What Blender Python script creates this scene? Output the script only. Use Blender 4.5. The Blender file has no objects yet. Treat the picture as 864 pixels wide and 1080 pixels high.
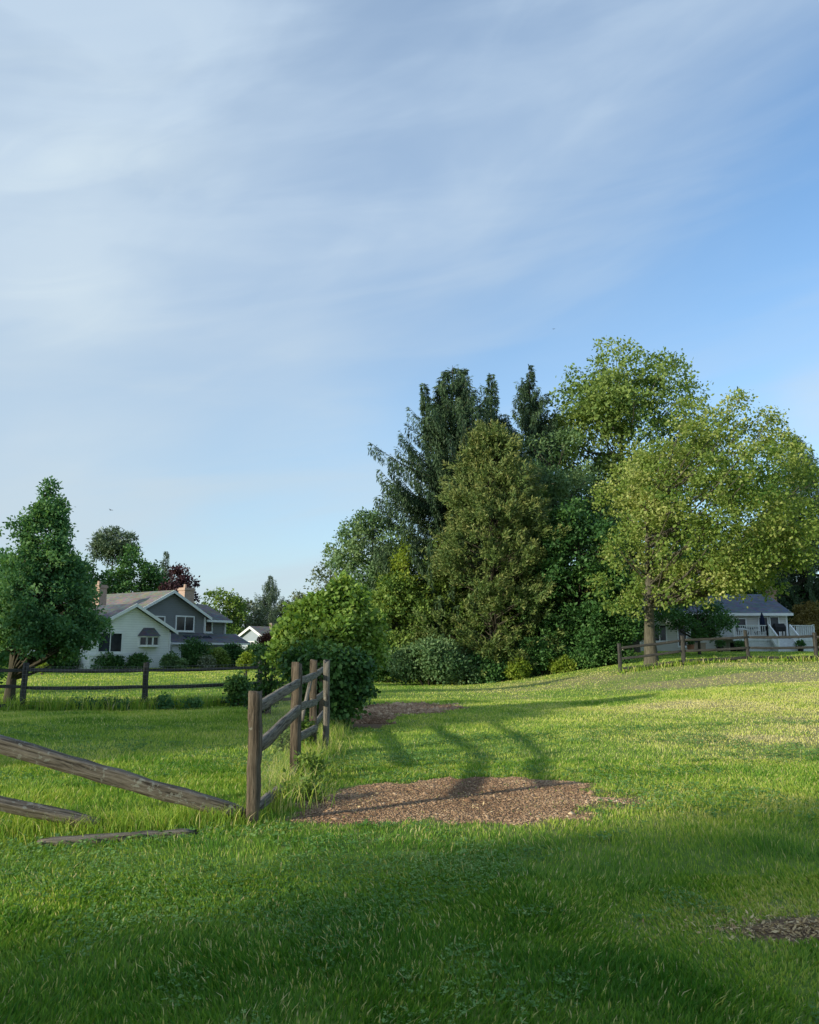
import bpy, math, random
import numpy as np

R = math.radians
S = bpy.context.scene
COL = S.collection
PI = math.pi
CAM = np.array([0.0, 0.0, 1.55])
PITCH = math.atan(145 / 865.0)
CP, SP = math.cos(PITCH), math.sin(PITCH)

# ------------------------------------------------------------------ helpers
def at(px, py, Y):
    """world point at depth Y along the sight line of a photo pixel"""
    cx, cy = (px - 432) / 865.0, (540 - py) / 865.0
    d = np.array([cx, CP - cy * SP, SP + cy * CP])
    return CAM + d * (Y / d[1])

def sst(a, b, x):
    t = np.clip((np.asarray(x, float) - a) / (b - a), 0, 1)
    return t * t * (3 - 2 * t)

def unit(v): return v / (np.linalg.norm(v, axis=-1, keepdims=True) + 1e-9)
_lat = np.random.default_rng(5).random((256, 256))
def vnoise(x, y, s=1.0, o=0):
    x = np.asarray(x, float) / s + 37.3 + o * 17.7
    y = np.asarray(y, float) / s + 91.1 + o * 31.3
    xi, yi = np.floor(x).astype(int), np.floor(y).astype(int)
    fx, fy = x - xi, y - yi
    fx, fy = fx * fx * (3 - 2 * fx), fy * fy * (3 - 2 * fy)
    g = lambda i, j: _lat[(xi + i) % 256, (yi + j) % 256]
    return (g(0, 0) * (1 - fx) + g(1, 0) * fx) * (1 - fy) + (g(0, 1) * (1 - fx) + g(1, 1) * fx) * fy
def fbm(x, y, s, o=0):
    return (vnoise(x, y, s, o) * .55 + vnoise(x, y, s * .47, o + 3) * .3 + vnoise(x, y, s * .21, o + 6) * .15)

def terrain(x, y):
    x, y = np.asarray(x, float), np.asarray(y, float)
    rx = sst(2.5, 14.5, x)
    h = 1.02 * rx * sst(10, 38, y) + .35 * rx * sst(42, 64, y)
    h = h + .22 * sst(30, 56, y) * (1 - sst(-14, -4, x))
    h = h - .2 * np.exp(-((x - 1) ** 2 / 60 + (y - 44) ** 2 / 120))
    h = h + (vnoise(x, y, 9.0, 1) - .5) * .14 * sst(3, 12, np.hypot(x, y)) + (fbm(x, y, 1.1, 2) - .5) * .035
    return h
def tz(x, y):
    return float(terrain(np.array([x]), np.array([y]))[0])

def np_mesh(name, v, faces, mat=None, tint=None, parent=None, smooth=False):
    """v (n,3); faces: list of int arrays (m,k)"""
    me = bpy.data.meshes.new(name)
    v = np.ascontiguousarray(v, dtype=np.float32)
    me.vertices.add(len(v)); me.vertices.foreach_set('co', v.ravel())
    fl = [np.asarray(f, dtype=np.int32) for f in faces if len(f)]
    loops = np.concatenate([f.ravel() for f in fl])
    tot = np.concatenate([np.full(len(f), f.shape[1], np.int32) for f in fl])
    st = np.concatenate([[0], np.cumsum(tot)[:-1]]).astype(np.int32)
    me.loops.add(len(loops)); me.loops.foreach_set('vertex_index', loops)
    me.polygons.add(len(tot)); me.polygons.foreach_set('loop_start', st); me.polygons.foreach_set('loop_total', tot)
    if smooth:
        me.polygons.foreach_set('use_smooth', np.ones(len(tot), bool))
    me.update(calc_edges=True)
    if tint is not None:
        a = me.attributes.new('tint', 'FLOAT', 'POINT')
        a.data.foreach_set('value', np.asarray(tint, np.float32))
    o = bpy.data.objects.new(name, me)
    COL.objects.link(o)
    if mat: me.materials.append(mat)
    if parent: o.parent = parent
    return o

def tag(o, label=None, cat=None, group=None, kind=None):
    if label: o['label'] = label
    if cat: o['category'] = cat
    if group: o['group'] = group
    if kind: o['kind'] = kind
    return o
def thing(name, label, cat, loc=(0, 0, 0), rz=0, group=None):
    o = bpy.data.objects.new(name, None)
    COL.objects.link(o); o.location = [float(c) for c in loc]; o.rotation_euler = (0, 0, rz)
    o.empty_display_size = .3
    return tag(o, label, cat, group)

class MB:
    """collects polygons of any size into one mesh object"""
    def __init__(s): s.v, s.f = [], []
    def poly(s, pts):
        b = len(s.v); s.v += [tuple(map(float, p)) for p in pts]; s.f.append(tuple(range(b, b + len(pts)))); return s
    def box(s, x0, y0, z0, x1, y1, z1):
        b = len(s.v)
        s.v += [(x, y, z) for z in (z0, z1) for x, y in ((x0, y0), (x1, y0), (x1, y1), (x0, y1))]
        s.f += [tuple(b + i for i in q) for q in ((0, 3, 2, 1), (4, 5, 6, 7), (0, 1, 5, 4), (1, 2, 6, 5), (2, 3, 7, 6), (3, 0, 4, 7))]
        return s
    def prism(s, a, b):
        """solid between two equal-length outlines"""
        k = len(s.v); n = len(a)
        s.v += [tuple(map(float, p)) for p in a] + [tuple(map(float, p)) for p in b]
        s.f += [tuple(k + i for i in range(n))[::-1], tuple(k + n + i for i in range(n))]
        s.f += [(k + i, k + (i + 1) % n, k + n + (i + 1) % n, k + n + i) for i in range(n)]
        return s
    def slab(s, quad, t):
        """quad thickened downward by t"""
        return s.prism([(x, y, z - t) for x, y, z in quad], quad)
    def beam(s, p, q, w, h):
        p, q = np.array(p, float), np.array(q, float); d = q - p; d /= np.linalg.norm(d)
        up = np.array([0, 0, 1.0]) if abs(d[2]) < .95 else np.array([0, 1.0, 0])
        sd = np.cross(d, up); sd /= np.linalg.norm(sd); up = np.cross(sd, d)
        o = [sd * w / 2 * a + up * h / 2 * b for a, b in ((-1, -1), (1, -1), (1, 1), (-1, 1))]
        return s.prism([p + k for k in o], [q + k for k in o])
    def tube(s, pts, rad, n=8):
        v, f = tube_np(np.array(pts, float), np.array(rad, float), n)
        b = len(s.v); s.v += [tuple(p) for p in v]; s.f += [tuple(int(b + i) for i in q) for q in f]
        return s
    def cyl(s, x, y, z0, z1, r0, r1=None, n=12):
        r1 = r0 if r1 is None else r1
        c = [(math.cos(2 * PI * i / n), math.sin(2 * PI * i / n)) for i in range(n)]
        return s.prism([(x + a * r0, y + b * r0, z0) for a, b in c], [(x + a * r1, y + b * r1, z1) for a, b in c])
    def build(s, name, mat, parent=None, smooth=False):
        me = bpy.data.meshes.new(name); me.from_pydata(s.v, [], s.f); me.update()
        if smooth:
            for p in me.polygons: p.use_smooth = True
        o = bpy.data.objects.new(name, me); COL.objects.link(o)
        me.materials.append(mat)
        if parent: o.parent = parent
        return o

def tube_np(P, r, n=8):
    """tapered tube with end caps left open except tip fan"""
    m = len(P); T = np.gradient(P, axis=0); T /= np.linalg.norm(T, axis=1)[:, None] + 1e-9
    ref = np.array([1.0, 0, 0]) if abs(T[:, 0]).mean() < .8 else np.array([0, 1.0, 0])
    A = np.cross(T, ref); A /= np.linalg.norm(A, axis=1)[:, None] + 1e-9
    B = np.cross(T, A)
    th = np.arange(n) * 2 * PI / n
    V = P[:, None, :] + r[:, None, None] * (np.cos(th)[None, :, None] * A[:, None, :] + np.sin(th)[None, :, None] * B[:, None, :])
    V = V.reshape(-1, 3)
    i = np.arange(m - 1)[:, None] * n; j = np.arange(n)[None, :]; k = (j + 1) % n
    F = np.stack([i + j, i + k, i + n + k, i + n + j], -1).reshape(-1, 4)
    return V, F

class TubeSet:
    def __init__(s): s.v, s.f, s.n = [], [], 0
    def add(s, P, r, n=7):
        v, f = tube_np(np.asarray(P, float), np.asarray(r, float), n)
        s.v.append(v); s.f.append(f + s.n); s.n += len(v)
    def build(s, name, mat, parent):
        return np_mesh(name, np.concatenate(s.v), [np.concatenate(s.f)], mat, None, parent, True)

# ------------------------------------------------------------------ materials
def newmat(name):
    m = bpy.data.materials.new(name); m.use_nodes = True
    nt = m.node_tree; nt.nodes.clear()
    out = nt.nodes.new('ShaderNodeOutputMaterial')
    return m, nt, out
def nd(nt, t, ins=None, **kw):
    n = nt.nodes.new(t)
    for k, v in kw.items(): setattr(n, k, v)
    for k, v in (ins or {}).items():
        s = n.inputs[k]
        if isinstance(v, bpy.types.NodeSocket): nt.links.new(v, s)
        else: s.default_value = v
    return n
def c4(c): return (c[0], c[1], c[2], 1.0)
def ramp(nt, fac, stops):
    n = nd(nt, 'ShaderNodeValToRGB', {'Fac': fac}); e = n.color_ramp.elements
    while len(e) < len(stops): e.new(.5)
    for k, (p, c) in enumerate(stops): e[k].position = p; e[k].color = c4(c)
    return n.outputs['Color']
def mixc(nt, f, a, b, mode='MIX'):
    n = nd(nt, 'ShaderNodeMix', data_type='RGBA', blend_type=mode)
    for s, v in ((n.inputs[0], f), (n.inputs[6], a), (n.inputs[7], b)):
        if isinstance(v, bpy.types.NodeSocket): nt.links.new(v, s)
        else: s.default_value = c4(v) if isinstance(v, tuple) else v
    return n.outputs[2]
def mth(nt, op, a, b=0.0, clamp=False):
    n = nd(nt, 'ShaderNodeMath', operation=op, use_clamp=clamp)
    for s, v in ((n.inputs[0], a), (n.inputs[1], b)):
        if isinstance(v, bpy.types.NodeSocket): nt.links.new(v, s)
        else: s.default_value = v
    return n.outputs[0]
def noise(nt, vec, scale, detail=3, rough=.55, dist=0.0):
    return nd(nt, 'ShaderNodeTexNoise', {'Vector': vec, 'Scale': scale, 'Detail': detail, 'Roughness': rough, 'Distortion': dist}).outputs['Fac']

def leaf_mat(name, stops, trans=.35, tcol=(1.25, 1.15, .6), rough=.55, spec=.25):
    m, nt, out = newmat(name)
    a = nd(nt, 'ShaderNodeAttribute', attribute_name='tint').outputs['Fac']
    col = ramp(nt, a, stops)
    p = nd(nt, 'ShaderNodeBsdfPrincipled', {'Base Color': col, 'Roughness': rough, 'Specular IOR Level': spec})
    t = nd(nt, 'ShaderNodeBsdfTranslucent', {'Color': mixc(nt, 1.0, col, tcol, 'MULTIPLY')})
    x = nd(nt, 'ShaderNodeMixShader', {0: trans, 1: p.outputs[0], 2: t.outputs[0]})
    nt.links.new(x.outputs[0], out.inputs[0])
    return m

def bark_mat(name, c0, c1, sc=6.0):
    m, nt, out = newmat(name)
    tc = nd(nt, 'ShaderNodeTexCoord').outputs['Object']
    mp = nd(nt, 'ShaderNodeMapping', {'Vector': tc, 'Scale': (sc, sc, sc * .22)}).outputs[0]
    f = noise(nt, mp, 2.0, 5, .65)
    g = noise(nt, tc, 1.3, 3)
    col = mixc(nt, mth(nt, 'MULTIPLY', g, .5), ramp(nt, f, [(.3, c0), (.7, c1)]), (c1[0] * .8, c1[1] * .95, c1[2] * .75))
    b = nd(nt, 'ShaderNodeBump', {'Height': f, 'Strength': .8, 'Distance': .05})
    p = nd(nt, 'ShaderNodeBsdfPrincipled', {'Base Color': col, 'Roughness': .9, 'Specular IOR Level': .15, 'Normal': b.outputs[0]})
    nt.links.new(p.outputs[0], out.inputs[0])
    return m

def plain(name, c, rough=.7, spec=.3, var=.25, sc=3.0, metal=0.0, bump=0.0):
    m, nt, out = newmat(name)
    tc = nd(nt, 'ShaderNodeTexCoord').outputs['Object']
    f = noise(nt, tc, sc, 5, .6)
    col = ramp(nt, f, [(.3, tuple(k * (1 - var) for k in c)), (.7, tuple(min(1, k * (1 + var * .6)) for k in c))])
    p = nd(nt, 'ShaderNodeBsdfPrincipled', {'Base Color': col, 'Roughness': rough, 'Specular IOR Level': spec, 'Metallic': metal})
    if bump:
        nt.links.new(nd(nt, 'ShaderNodeBump', {'Height': f, 'Strength': bump, 'Distance': .02}).outputs[0], p.inputs['Normal'])
    nt.links.new(p.outputs[0], out.inputs[0])
    return m

def siding(name, c, pitch=.16):
    m, nt, out = newmat(name)
    tc = nd(nt, 'ShaderNodeTexCoord').outputs['Object']
    z = nd(nt, 'ShaderNodeSeparateXYZ', {0: tc}).outputs[2]
    fr = mth(nt, 'FRACT', mth(nt, 'DIVIDE', z, pitch))
    line = mth(nt, 'LESS_THAN', fr, .12)
    f = noise(nt, tc, 1.2, 4)
    col = ramp(nt, f, [(.3, tuple(k * .88 for k in c)), (.7, c)])
    col = mixc(nt, mth(nt, 'MULTIPLY', line, .45), col, tuple(k * .45 for k in c))
    b = nd(nt, 'ShaderNodeBump', {'Height': fr, 'Strength': .6, 'Distance': .02})
    p = nd(nt, 'ShaderNodeBsdfPrincipled', {'Base Color': col, 'Roughness': .65, 'Normal': b.outputs[0]})
    nt.links.new(p.outputs[0], out.inputs[0])
    return m

def shingle(name, c):
    m, nt, out = newmat(name)
    tc = nd(nt, 'ShaderNodeTexCoord').outputs['Object']
    z = nd(nt, 'ShaderNodeSeparateXYZ', {0: tc}).outputs[2]
    fr = mth(nt, 'FRACT', mth(nt, 'DIVIDE', z, .085))
    vo = nd(nt, 'ShaderNodeTexVoronoi', {'Vector': nd(nt, 'ShaderNodeMapping', {'Vector': tc, 'Scale': (3, 3, 9)}).outputs[0], 'Scale': 1.2}).outputs['Color']
    g = noise(nt, tc, .7, 4)
    col = mixc(nt, .35, ramp(nt, g, [(.3, tuple(k * .8 for k in c)), (.7, tuple(k * 1.15 for k in c))]), vo, 'SOFT_LIGHT')
    col = mixc(nt, mth(nt, 'MULTIPLY', mth(nt, 'LESS_THAN', fr, .18), .4), col, tuple(k * .4 for k in c))
    p = nd(nt, 'ShaderNodeBsdfPrincipled', {'Base Color': col, 'Roughness': .85})
    nt.links.new(p.outputs[0], out.inputs[0])
    return m

def wood(name, c0, c1, lichen=.0, sc=9.0):
    """weathered timber, grain along local Z"""
    m, nt, out = newmat(name)
    tc = nd(nt, 'ShaderNodeTexCoord').outputs['Object']
    mp = nd(nt, 'ShaderNodeMapping', {'Vector': tc, 'Scale': (sc * 2.2, sc * 2.2, sc * .16)}).outputs[0]
    f = noise(nt, mp, 2.2, 6, .7, .4)
    g = noise(nt, tc, 3.1, 4, .6)
    col = ramp(nt, f, [(.36, tuple(k * .16 for k in c0)), (.45, c0), (.66, c1)])
    col = mixc(nt, mth(nt, 'MULTIPLY', g, .55), col, tuple(k * .55 for k in c0))
    if lichen:
        l = noise(nt, tc, 17.0, 5, .7)
        l = mth(nt, 'MULTIPLY', mth(nt, 'GREATER_THAN', mth(nt, 'ADD', mth(nt, 'MULTIPLY', l, .75), mth(nt, 'MULTIPLY', g, .35)), .70 - lichen * .1), .6)
        col = mixc(nt, l, col, (.36, .365, .31))
    b = nd(nt, 'ShaderNodeBump', {'Height': f, 'Strength': 1.0, 'Distance': .025})
    p = nd(nt, 'ShaderNodeBsdfPrincipled', {'Base Color': col, 'Roughness': .88, 'Specular IOR Level': .2, 'Normal': b.outputs[0]})
    nt.links.new(p.outputs[0], out.inputs[0])
    return m

def glass(name, c=(.012, .015, .02)):
    m, nt, out = newmat(name)
    tc = nd(nt, 'ShaderNodeTexCoord').outputs['Object']
    f = noise(nt, tc, 1.1, 2)
    col = ramp(nt, f, [(.35, c), (.75, tuple(k * 3.5 for k in c))])
    p = nd(nt, 'ShaderNodeBsdfPrincipled', {'Base Color': col, 'Roughness': .08, 'Specular IOR Level': .3})
    nt.links.new(p.outputs[0], out.inputs[0])
    return m

def brick(name, c):
    m, nt, out = newmat(name)
    tc = nd(nt, 'ShaderNodeTexCoord').outputs['Object']
    sx = nd(nt, 'ShaderNodeSeparateXYZ', {0: tc})
    v = nd(nt, 'ShaderNodeCombineXYZ', {0: mth(nt, 'ADD', sx.outputs[0], sx.outputs[1]), 1: sx.outputs[2]}).outputs[0]
    b = nd(nt, 'ShaderNodeTexBrick', {'Vector': v, 'Color1': c4(c), 'Color2': c4(tuple(k * .75 for k in c)), 'Mortar': c4((.42, .37, .32)), 'Scale': 4.0, 'Mortar Size': .03})
    p = nd(nt, 'ShaderNodeBsdfPrincipled', {'Base Color': b.outputs[0], 'Roughness': .85})
    nt.links.new(p.outputs[0], out.inputs[0])
    return m

M = {}
M['bark'] = bark_mat('bark', (.035, .03, .024), (.15, .13, .105))
M['bark_dark'] = bark_mat('bark_dark', (.03, .025, .02), (.10, .085, .065))
M['white_siding'] = siding('white_siding', (.90, .91, .89))
M['grey_siding'] = siding('grey_siding', (.20, .21, .225))
M['white_trim'] = plain('white_trim', (.78, .79, .78), .5, .3, .08)
M['dark_shingle'] = shingle('dark_shingle', (.085, .09, .095))
M['tan_shingle'] = shingle('tan_shingle', (.19, .17, .145))
M['glass'] = glass('window_glass')
M['brick'] = brick('chimney_brick', (.52, .33, .24))
M['red_brick'] = brick('red_brick', (.34, .15, .09))
M['post_wood'] = wood('post_wood', (.125, .095, .068), (.26, .205, .15), .15)
M['rail_wood'] = wood('rail_wood', (.17, .15, .125), (.38, .34, .28), .3)
M['rail_lichen'] = wood('rail_lichen', (.17, .14, .108), (.38, .33, .265), .75)
M['far_wood'] = wood('far_wood', (.055, .052, .047), (.12, .115, .105), .1)
M['wire'] = plain('galvanised_wire', (.30, .31, .31), .45, .5, .15, 2, .7)
M['stone'] = plain('stone', (.24, .23, .21), .9, .2, .5, 4.0, 0, .6)

# ------------------------------------------------------------------ light, sky, camera
SUN_EL, SUN_AZ = R(15.5), math.atan2(-.82, -.57)      # azimuth measured from +Y towards +X
w = bpy.data.worlds.new("World"); S.world = w; w.use_nodes = True
nt = w.node_tree; nt.nodes.clear()
wo = nd(nt, 'ShaderNodeOutputWorld')
sky = nd(nt, 'ShaderNodeTexSky', sky_type='NISHITA', sun_disc=False, sun_elevation=SUN_EL, sun_rotation=SUN_AZ % (2 * PI),
         altitude=60, air_density=1.0, dust_density=.8, ozone_density=2.2)
d = nd(nt, 'ShaderNodeTexCoord').outputs['Generated']
sx = nd(nt, 'ShaderNodeSeparateXYZ', {0: d})
def dirn(px, py):
    v = at(px, py, 10) - CAM; return v / np.linalg.norm(v)
def dnoise(rot, scale, sc, detail, dist, lo, hi, loc=(0, 0, 0)):
    """soft cloud noise over sky directions, stretched along a slanting axis"""
    v = nd(nt, 'ShaderNodeMapping', {'Vector': d, 'Rotation': (0, rot, 0), 'Location': loc}, vector_type='POINT').outputs[0]
    v = nd(nt, 'ShaderNodeMapping', {'Vector': v, 'Scale': scale}).outputs[0]
    f = noise(nt, v, sc, detail, .5, dist)
    return nd(nt, 'ShaderNodeMapRange', {0: f, 1: lo, 2: hi, 3: 0.0, 4: 1.0}, interpolation_type='SMOOTHSTEP').outputs[0]
def lobe(px, py, width, amp):
    """soft patch of high cloud around a direction of the sky"""
    dp = nd(nt, 'ShaderNodeVectorMath', {0: d, 1: tuple(dirn(px, py))}, operation='DOT_PRODUCT').outputs['Value']
    a = mth(nt, 'ARCCOSINE', mth(nt, 'MINIMUM', dp, .99999))
    return nd(nt, 'ShaderNodeMapRange', {0: a, 1: 0.0, 2: width, 3: amp, 4: 0.0}, interpolation_type='SMOOTHSTEP').outputs[0]
def edge(p, q, lo, hi, amp):
    """veil of cloud on the upper side of a great circle across the sky"""
    n = np.cross(dirn(*p), dirn(*q)); n /= np.linalg.norm(n)
    if n[2] < 0: n = -n
    dp = nd(nt, 'ShaderNodeVectorMath', {0: d, 1: tuple(n)}, operation='DOT_PRODUCT').outputs['Value']
    dp = mth(nt, 'ADD', dp, mth(nt, 'MULTIPLY', mth(nt, 'SUBTRACT', wob_, .5), .16))
    return nd(nt, 'ShaderNodeMapRange', {0: dp, 1: lo, 2: hi, 3: 0.0, 4: amp}, interpolation_type='SMOOTHSTEP').outputs[0]
wob_ = noise(nt, d, 3.0, 3, .5)
veil = dnoise(R(28), (1.0, 1.0, 2.2), 2.6, 4, .3, .25, .75)
streak = dnoise(R(24), (1.0, 1.0, 3.2), 3.0, 6, .8, .40, .80, (.3, 0, .7))
low = dnoise(R(8), (1.0, 1.0, 6.0), 2.6, 5, .4, .40, .78, (.9, 0, .2))
v0 = edge((520, 350), (864, 150), -.05, .17, .60)
reg = mth(nt, 'ADD', v0, lobe(60, 150, .38, .36))
reg = mth(nt, 'ADD', reg, lobe(20, 215, .16, .22))
reg = mth(nt, 'ADD', reg, lobe(330, 300, .30, .10))
reg = mth(nt, 'ADD', reg, lobe(80, 310, .13, .22))
dens = mth(nt, 'MULTIPLY', reg, mth(nt, 'ADD', mth(nt, 'MULTIPLY', veil, .38), .62))
dens = mth(nt, 'ADD', dens, mth(nt, 'MULTIPLY', streak, mth(nt, 'ADD', mth(nt, 'MULTIPLY', reg, .30), .05)))
dens = mth(nt, 'ADD', dens, mth(nt, 'MULTIPLY', low, .30))
dens = mth(nt, 'ADD', dens, lobe(870, 425, .10, .30))
hz = nd(nt, 'ShaderNodeMapRange', {0: sx.outputs[2], 1: -.02, 2: .58, 3: .95, 4: 0.0}, interpolation_type='SMOOTHSTEP').outputs[0]
west = nd(nt, 'ShaderNodeMapRange', {0: sx.outputs[0], 1: -.45, 2: .45, 3: 1.12, 4: .42}).outputs[0]
SKY_K = 0.15
skc = mixc(nt, 1.0, sky.outputs[0], (1.3, 1.5, 1.6), 'MULTIPLY')
colr = mixc(nt, mth(nt, 'MINIMUM', dens, .93), skc, (3.42, 4.36, 5.5))
fib = dnoise(R(20), (1.0, 1.0, 3.6), 4.6, 8, 1.1, .38, .78, (.1, 0, .4))
br = mth(nt, 'ADD', mth(nt, 'ADD', lobe(20, 222, .20, .60), lobe(80, 312, .13, .45)), mth(nt, 'ADD', lobe(80, 70, .30, .45), lobe(150, 180, .14, .25)))
br = mth(nt, 'ADD', br, mth(nt, 'ADD', lobe(870, 428, .07, .35), mth(nt, 'ADD', lobe(620, 250, .24, .16), mth(nt, 'ADD', lobe(90, 468, .20, .34), lobe(330, 440, .17, .24)))))
br = mth(nt, 'MULTIPLY', br, mth(nt, 'ADD', mth(nt, 'MULTIPLY', fib, .55), mth(nt, 'ADD', mth(nt, 'MULTIPLY', veil, .30), .35)))
colr = mixc(nt, mth(nt, 'MINIMUM', br, .9), colr, (4.7, 5.5, 6.0))
hband = nd(nt, 'ShaderNodeMapRange', {0: low, 1: 0.0, 2: 1.0, 3: .72, 4: 1.15}).outputs[0]
hz = mth(nt, 'MULTIPLY', hz, hband)
colr = mixc(nt, mth(nt, 'MULTIPLY', hz, west), colr, (3.9, 4.7, 5.25))
bg = nd(nt, 'ShaderNodeBackground', {'Color': colr, 'Strength': SKY_K})
nt.links.new(bg.outputs[0], wo.inputs[0])

sl = bpy.data.lights.new('sun', 'SUN'); sl.energy = 5.0; sl.angle = R(1.1); sl.color = (1.0, .93, .72)
so = bpy.data.objects.new('sun', sl); COL.objects.link(so)
so.rotation_euler = (PI / 2 - SUN_EL, 0, PI - SUN_AZ)

cam = bpy.data.cameras.new('camera'); cam.sensor_fit = 'HORIZONTAL'; cam.sensor_width = 36; cam.lens = 36 * 865 / 864
cam.clip_end = 5000; cam.clip_start = .05
co = bpy.data.objects.new('camera', cam); COL.objects.link(co)
co.location = CAM; co.rotation_euler = (PI / 2 + PITCH, 0, 0); S.camera = co
S.view_settings.view_transform = 'Standard'; S.view_settings.look = 'None'
S.view_settings.exposure = 0; S.view_settings.gamma = 1
S.render.engine = 'CYCLES'
S.cycles.use_denoising = True
S.cycles.max_bounces = 6; S.cycles.diffuse_bounces = 3; S.cycles.transmission_bounces = 3; S.cycles.transparent_max_bounces = 4
S.cycles.sample_clamp_indirect = 6

# ------------------------------------------------------------------ ground
def ell(x, y, cx, cy, a, b, rot=0):
    c, s = math.cos(rot), math.sin(rot)
    u, v = (x - cx) * c + (y - cy) * s, -(x - cx) * s + (y - cy) * c
    return 1 - np.sqrt((u / a) ** 2 + (v / b) ** 2)
def dirt_f(x, y):
    """>0.5 bare earth (smooth field, about 0..1)"""
    n = (fbm(x, y, .9, 11) - .5) * 1.0 + (fbm(x, y, .22, 14) - .5) * .6
    a = np.maximum(ell(x, y, .64, 9.05, 1.75, 1.3, .25), ell(x, y, -.35, 8.15, .75, .5))
    b = ell(x, y, -.15, 22.2, 1.5, 2.2, -.2)
    c = ell(x, y, 2.32, 4.9, .58, .24, .05)
    e = ell(x, y, -1.2, 20.0, .9, 3.0)
    m = np.maximum(np.maximum(a * 1.3, b), np.maximum(c * .9, e))
    return np.clip(.5 + m * 1.25 + n * 1.0, 0, 1) * (m > -.5)
def dry_f(x, y):
    """straw-coloured thin turf"""
    n = (fbm(x, y, 2.6, 21) - .42) * 1.2
    field = sst(1.5, 7, x + .12 * (y - 12)) * sst(8.5, 13, y) * (1 - sst(36, 42, y))
    m = ell(x, y, 11.0, 28.5, 4.2, 2.3) * 1.6
    m2 = ell(x, y, 6.5, 21.5, 2.6, 1.3) * 1.0
    m3 = ell(x, y, .6, 8.5, 2.9, 2.4, .2) * .5
    m4 = ell(x, y, 2.2, 5.1, 1.1, .6) * .7
    m5 = ell(x, y, 15, 22.5, 2.2, 1.0) * 1.2
    g = np.maximum(np.maximum(np.maximum(m, m2), np.maximum(m3, m4)), np.maximum(m5, 0))
    return np.clip(field * (.33 + n * .8) + g + .10 + n * .25 * (field > 0), 0, 1)
def lush_f(x, y):
    """taller, deeper green tufts"""
    return .5 * sst(.56, .74, fbm(x, y, 1.1, 33))

xs = np.sinh(np.linspace(-1, 1, 361) * 5.2) / math.sinh(5.2) * 420
ys = np.concatenate([-np.geomspace(1, 90, 30)[::-1], np.linspace(-.8, 2.2, 20), np.geomspace(2.3, 60, 330), np.geomspace(62, 900, 50)])
GX, GY = np.meshgrid(xs, ys); gx, gy = GX.ravel(), GY.ravel()
gz = terrain(gx, gy)
nx, ny = len(xs), len(ys)
ii = (np.arange(ny - 1)[:, None] * nx + np.arange(nx - 1)[None, :])
F = np.stack([ii, ii + 1, ii + nx + 1, ii + nx], -1).reshape(-1, 4)
ground = np_mesh('lawn', np.stack([gx, gy, gz], 1), [F], None, dirt_f(gx, gy), None, True)
tag(ground, 'mown lawn sloping up to the right with a bare patch', None, None, 'structure')
for nm, fn in (('dry', dry_f), ('lush', lush_f)):
    a = ground.data.attributes.new(nm, 'FLOAT', 'POINT'); a.data.foreach_set('value', fn(gx, gy).astype(np.float32))
m, nt2, out = newmat('lawn_ground')
tc = nd(nt2, 'ShaderNodeTexCoord').outputs['Object']
f1, f2, f3 = noise(nt2, tc, .35, 4), noise(nt2, tc, 2.6, 5, .65), noise(nt2, tc, 26, 4, .7)
g = ramp(nt2, f2, [(.25, (.10, .20, .035)), (.55, (.25, .37, .07)), (.8, (.42, .45, .13))])
g = mixc(nt2, mth(nt2, 'MULTIPLY', f1, .45), g, (.09, .16, .022))
dr = nd(nt2, 'ShaderNodeAttribute', attribute_name='dry').outputs['Fac']
dn = nd(nt2, 'ShaderNodeMapRange', {0: mth(nt2, 'ADD', dr, mth(nt2, 'MULTIPLY', mth(nt2, 'SUBTRACT', f2, .5), .9)), 1: .15, 2: .95, 3: 0.0, 4: .85}).outputs[0]
g = mixc(nt2, dn, g, ramp(nt2, f3, [(.3, (.28, .23, .11)), (.7, (.50, .41, .24))]))
di = nd(nt2, 'ShaderNodeAttribute', attribute_name='tint').outputs['Fac']
dm = nd(nt2, 'ShaderNodeMapRange', {0: mth(nt2, 'ADD', di, mth(nt2, 'MULTIPLY', mth(nt2, 'SUBTRACT', f3, .5), .5)), 1: .36, 2: .62, 3: 0.0, 4: 1.0}).outputs[0]
f4 = noise(nt2, tc, 60, 4, .75)
dc = ramp(nt2, f4, [(.25, (.13, .08, .048)), (.5, (.29, .185, .115)), (.75, (.42, .30, .19))])
dc = mixc(nt2, mth(nt2, 'MULTIPLY', f2, .5), dc, (.26, .175, .11))
g = mixc(nt2, dm, g, dc)
hgt = mth(nt2, 'ADD', f3, mth(nt2, 'MULTIPLY', f4, .6))
bp = nd(nt2, 'ShaderNodeBump', {'Height': hgt, 'Strength': 1.0, 'Distance': .05})
p = nd(nt2, 'ShaderNodeBsdfPrincipled', {'Base Color': g, 'Roughness': .95, 'Specular IOR Level': .1, 'Normal': bp.outputs[0]})
nt2.links.new(p.outputs[0], out.inputs[0])
ground.data.materials.append(m)

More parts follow.
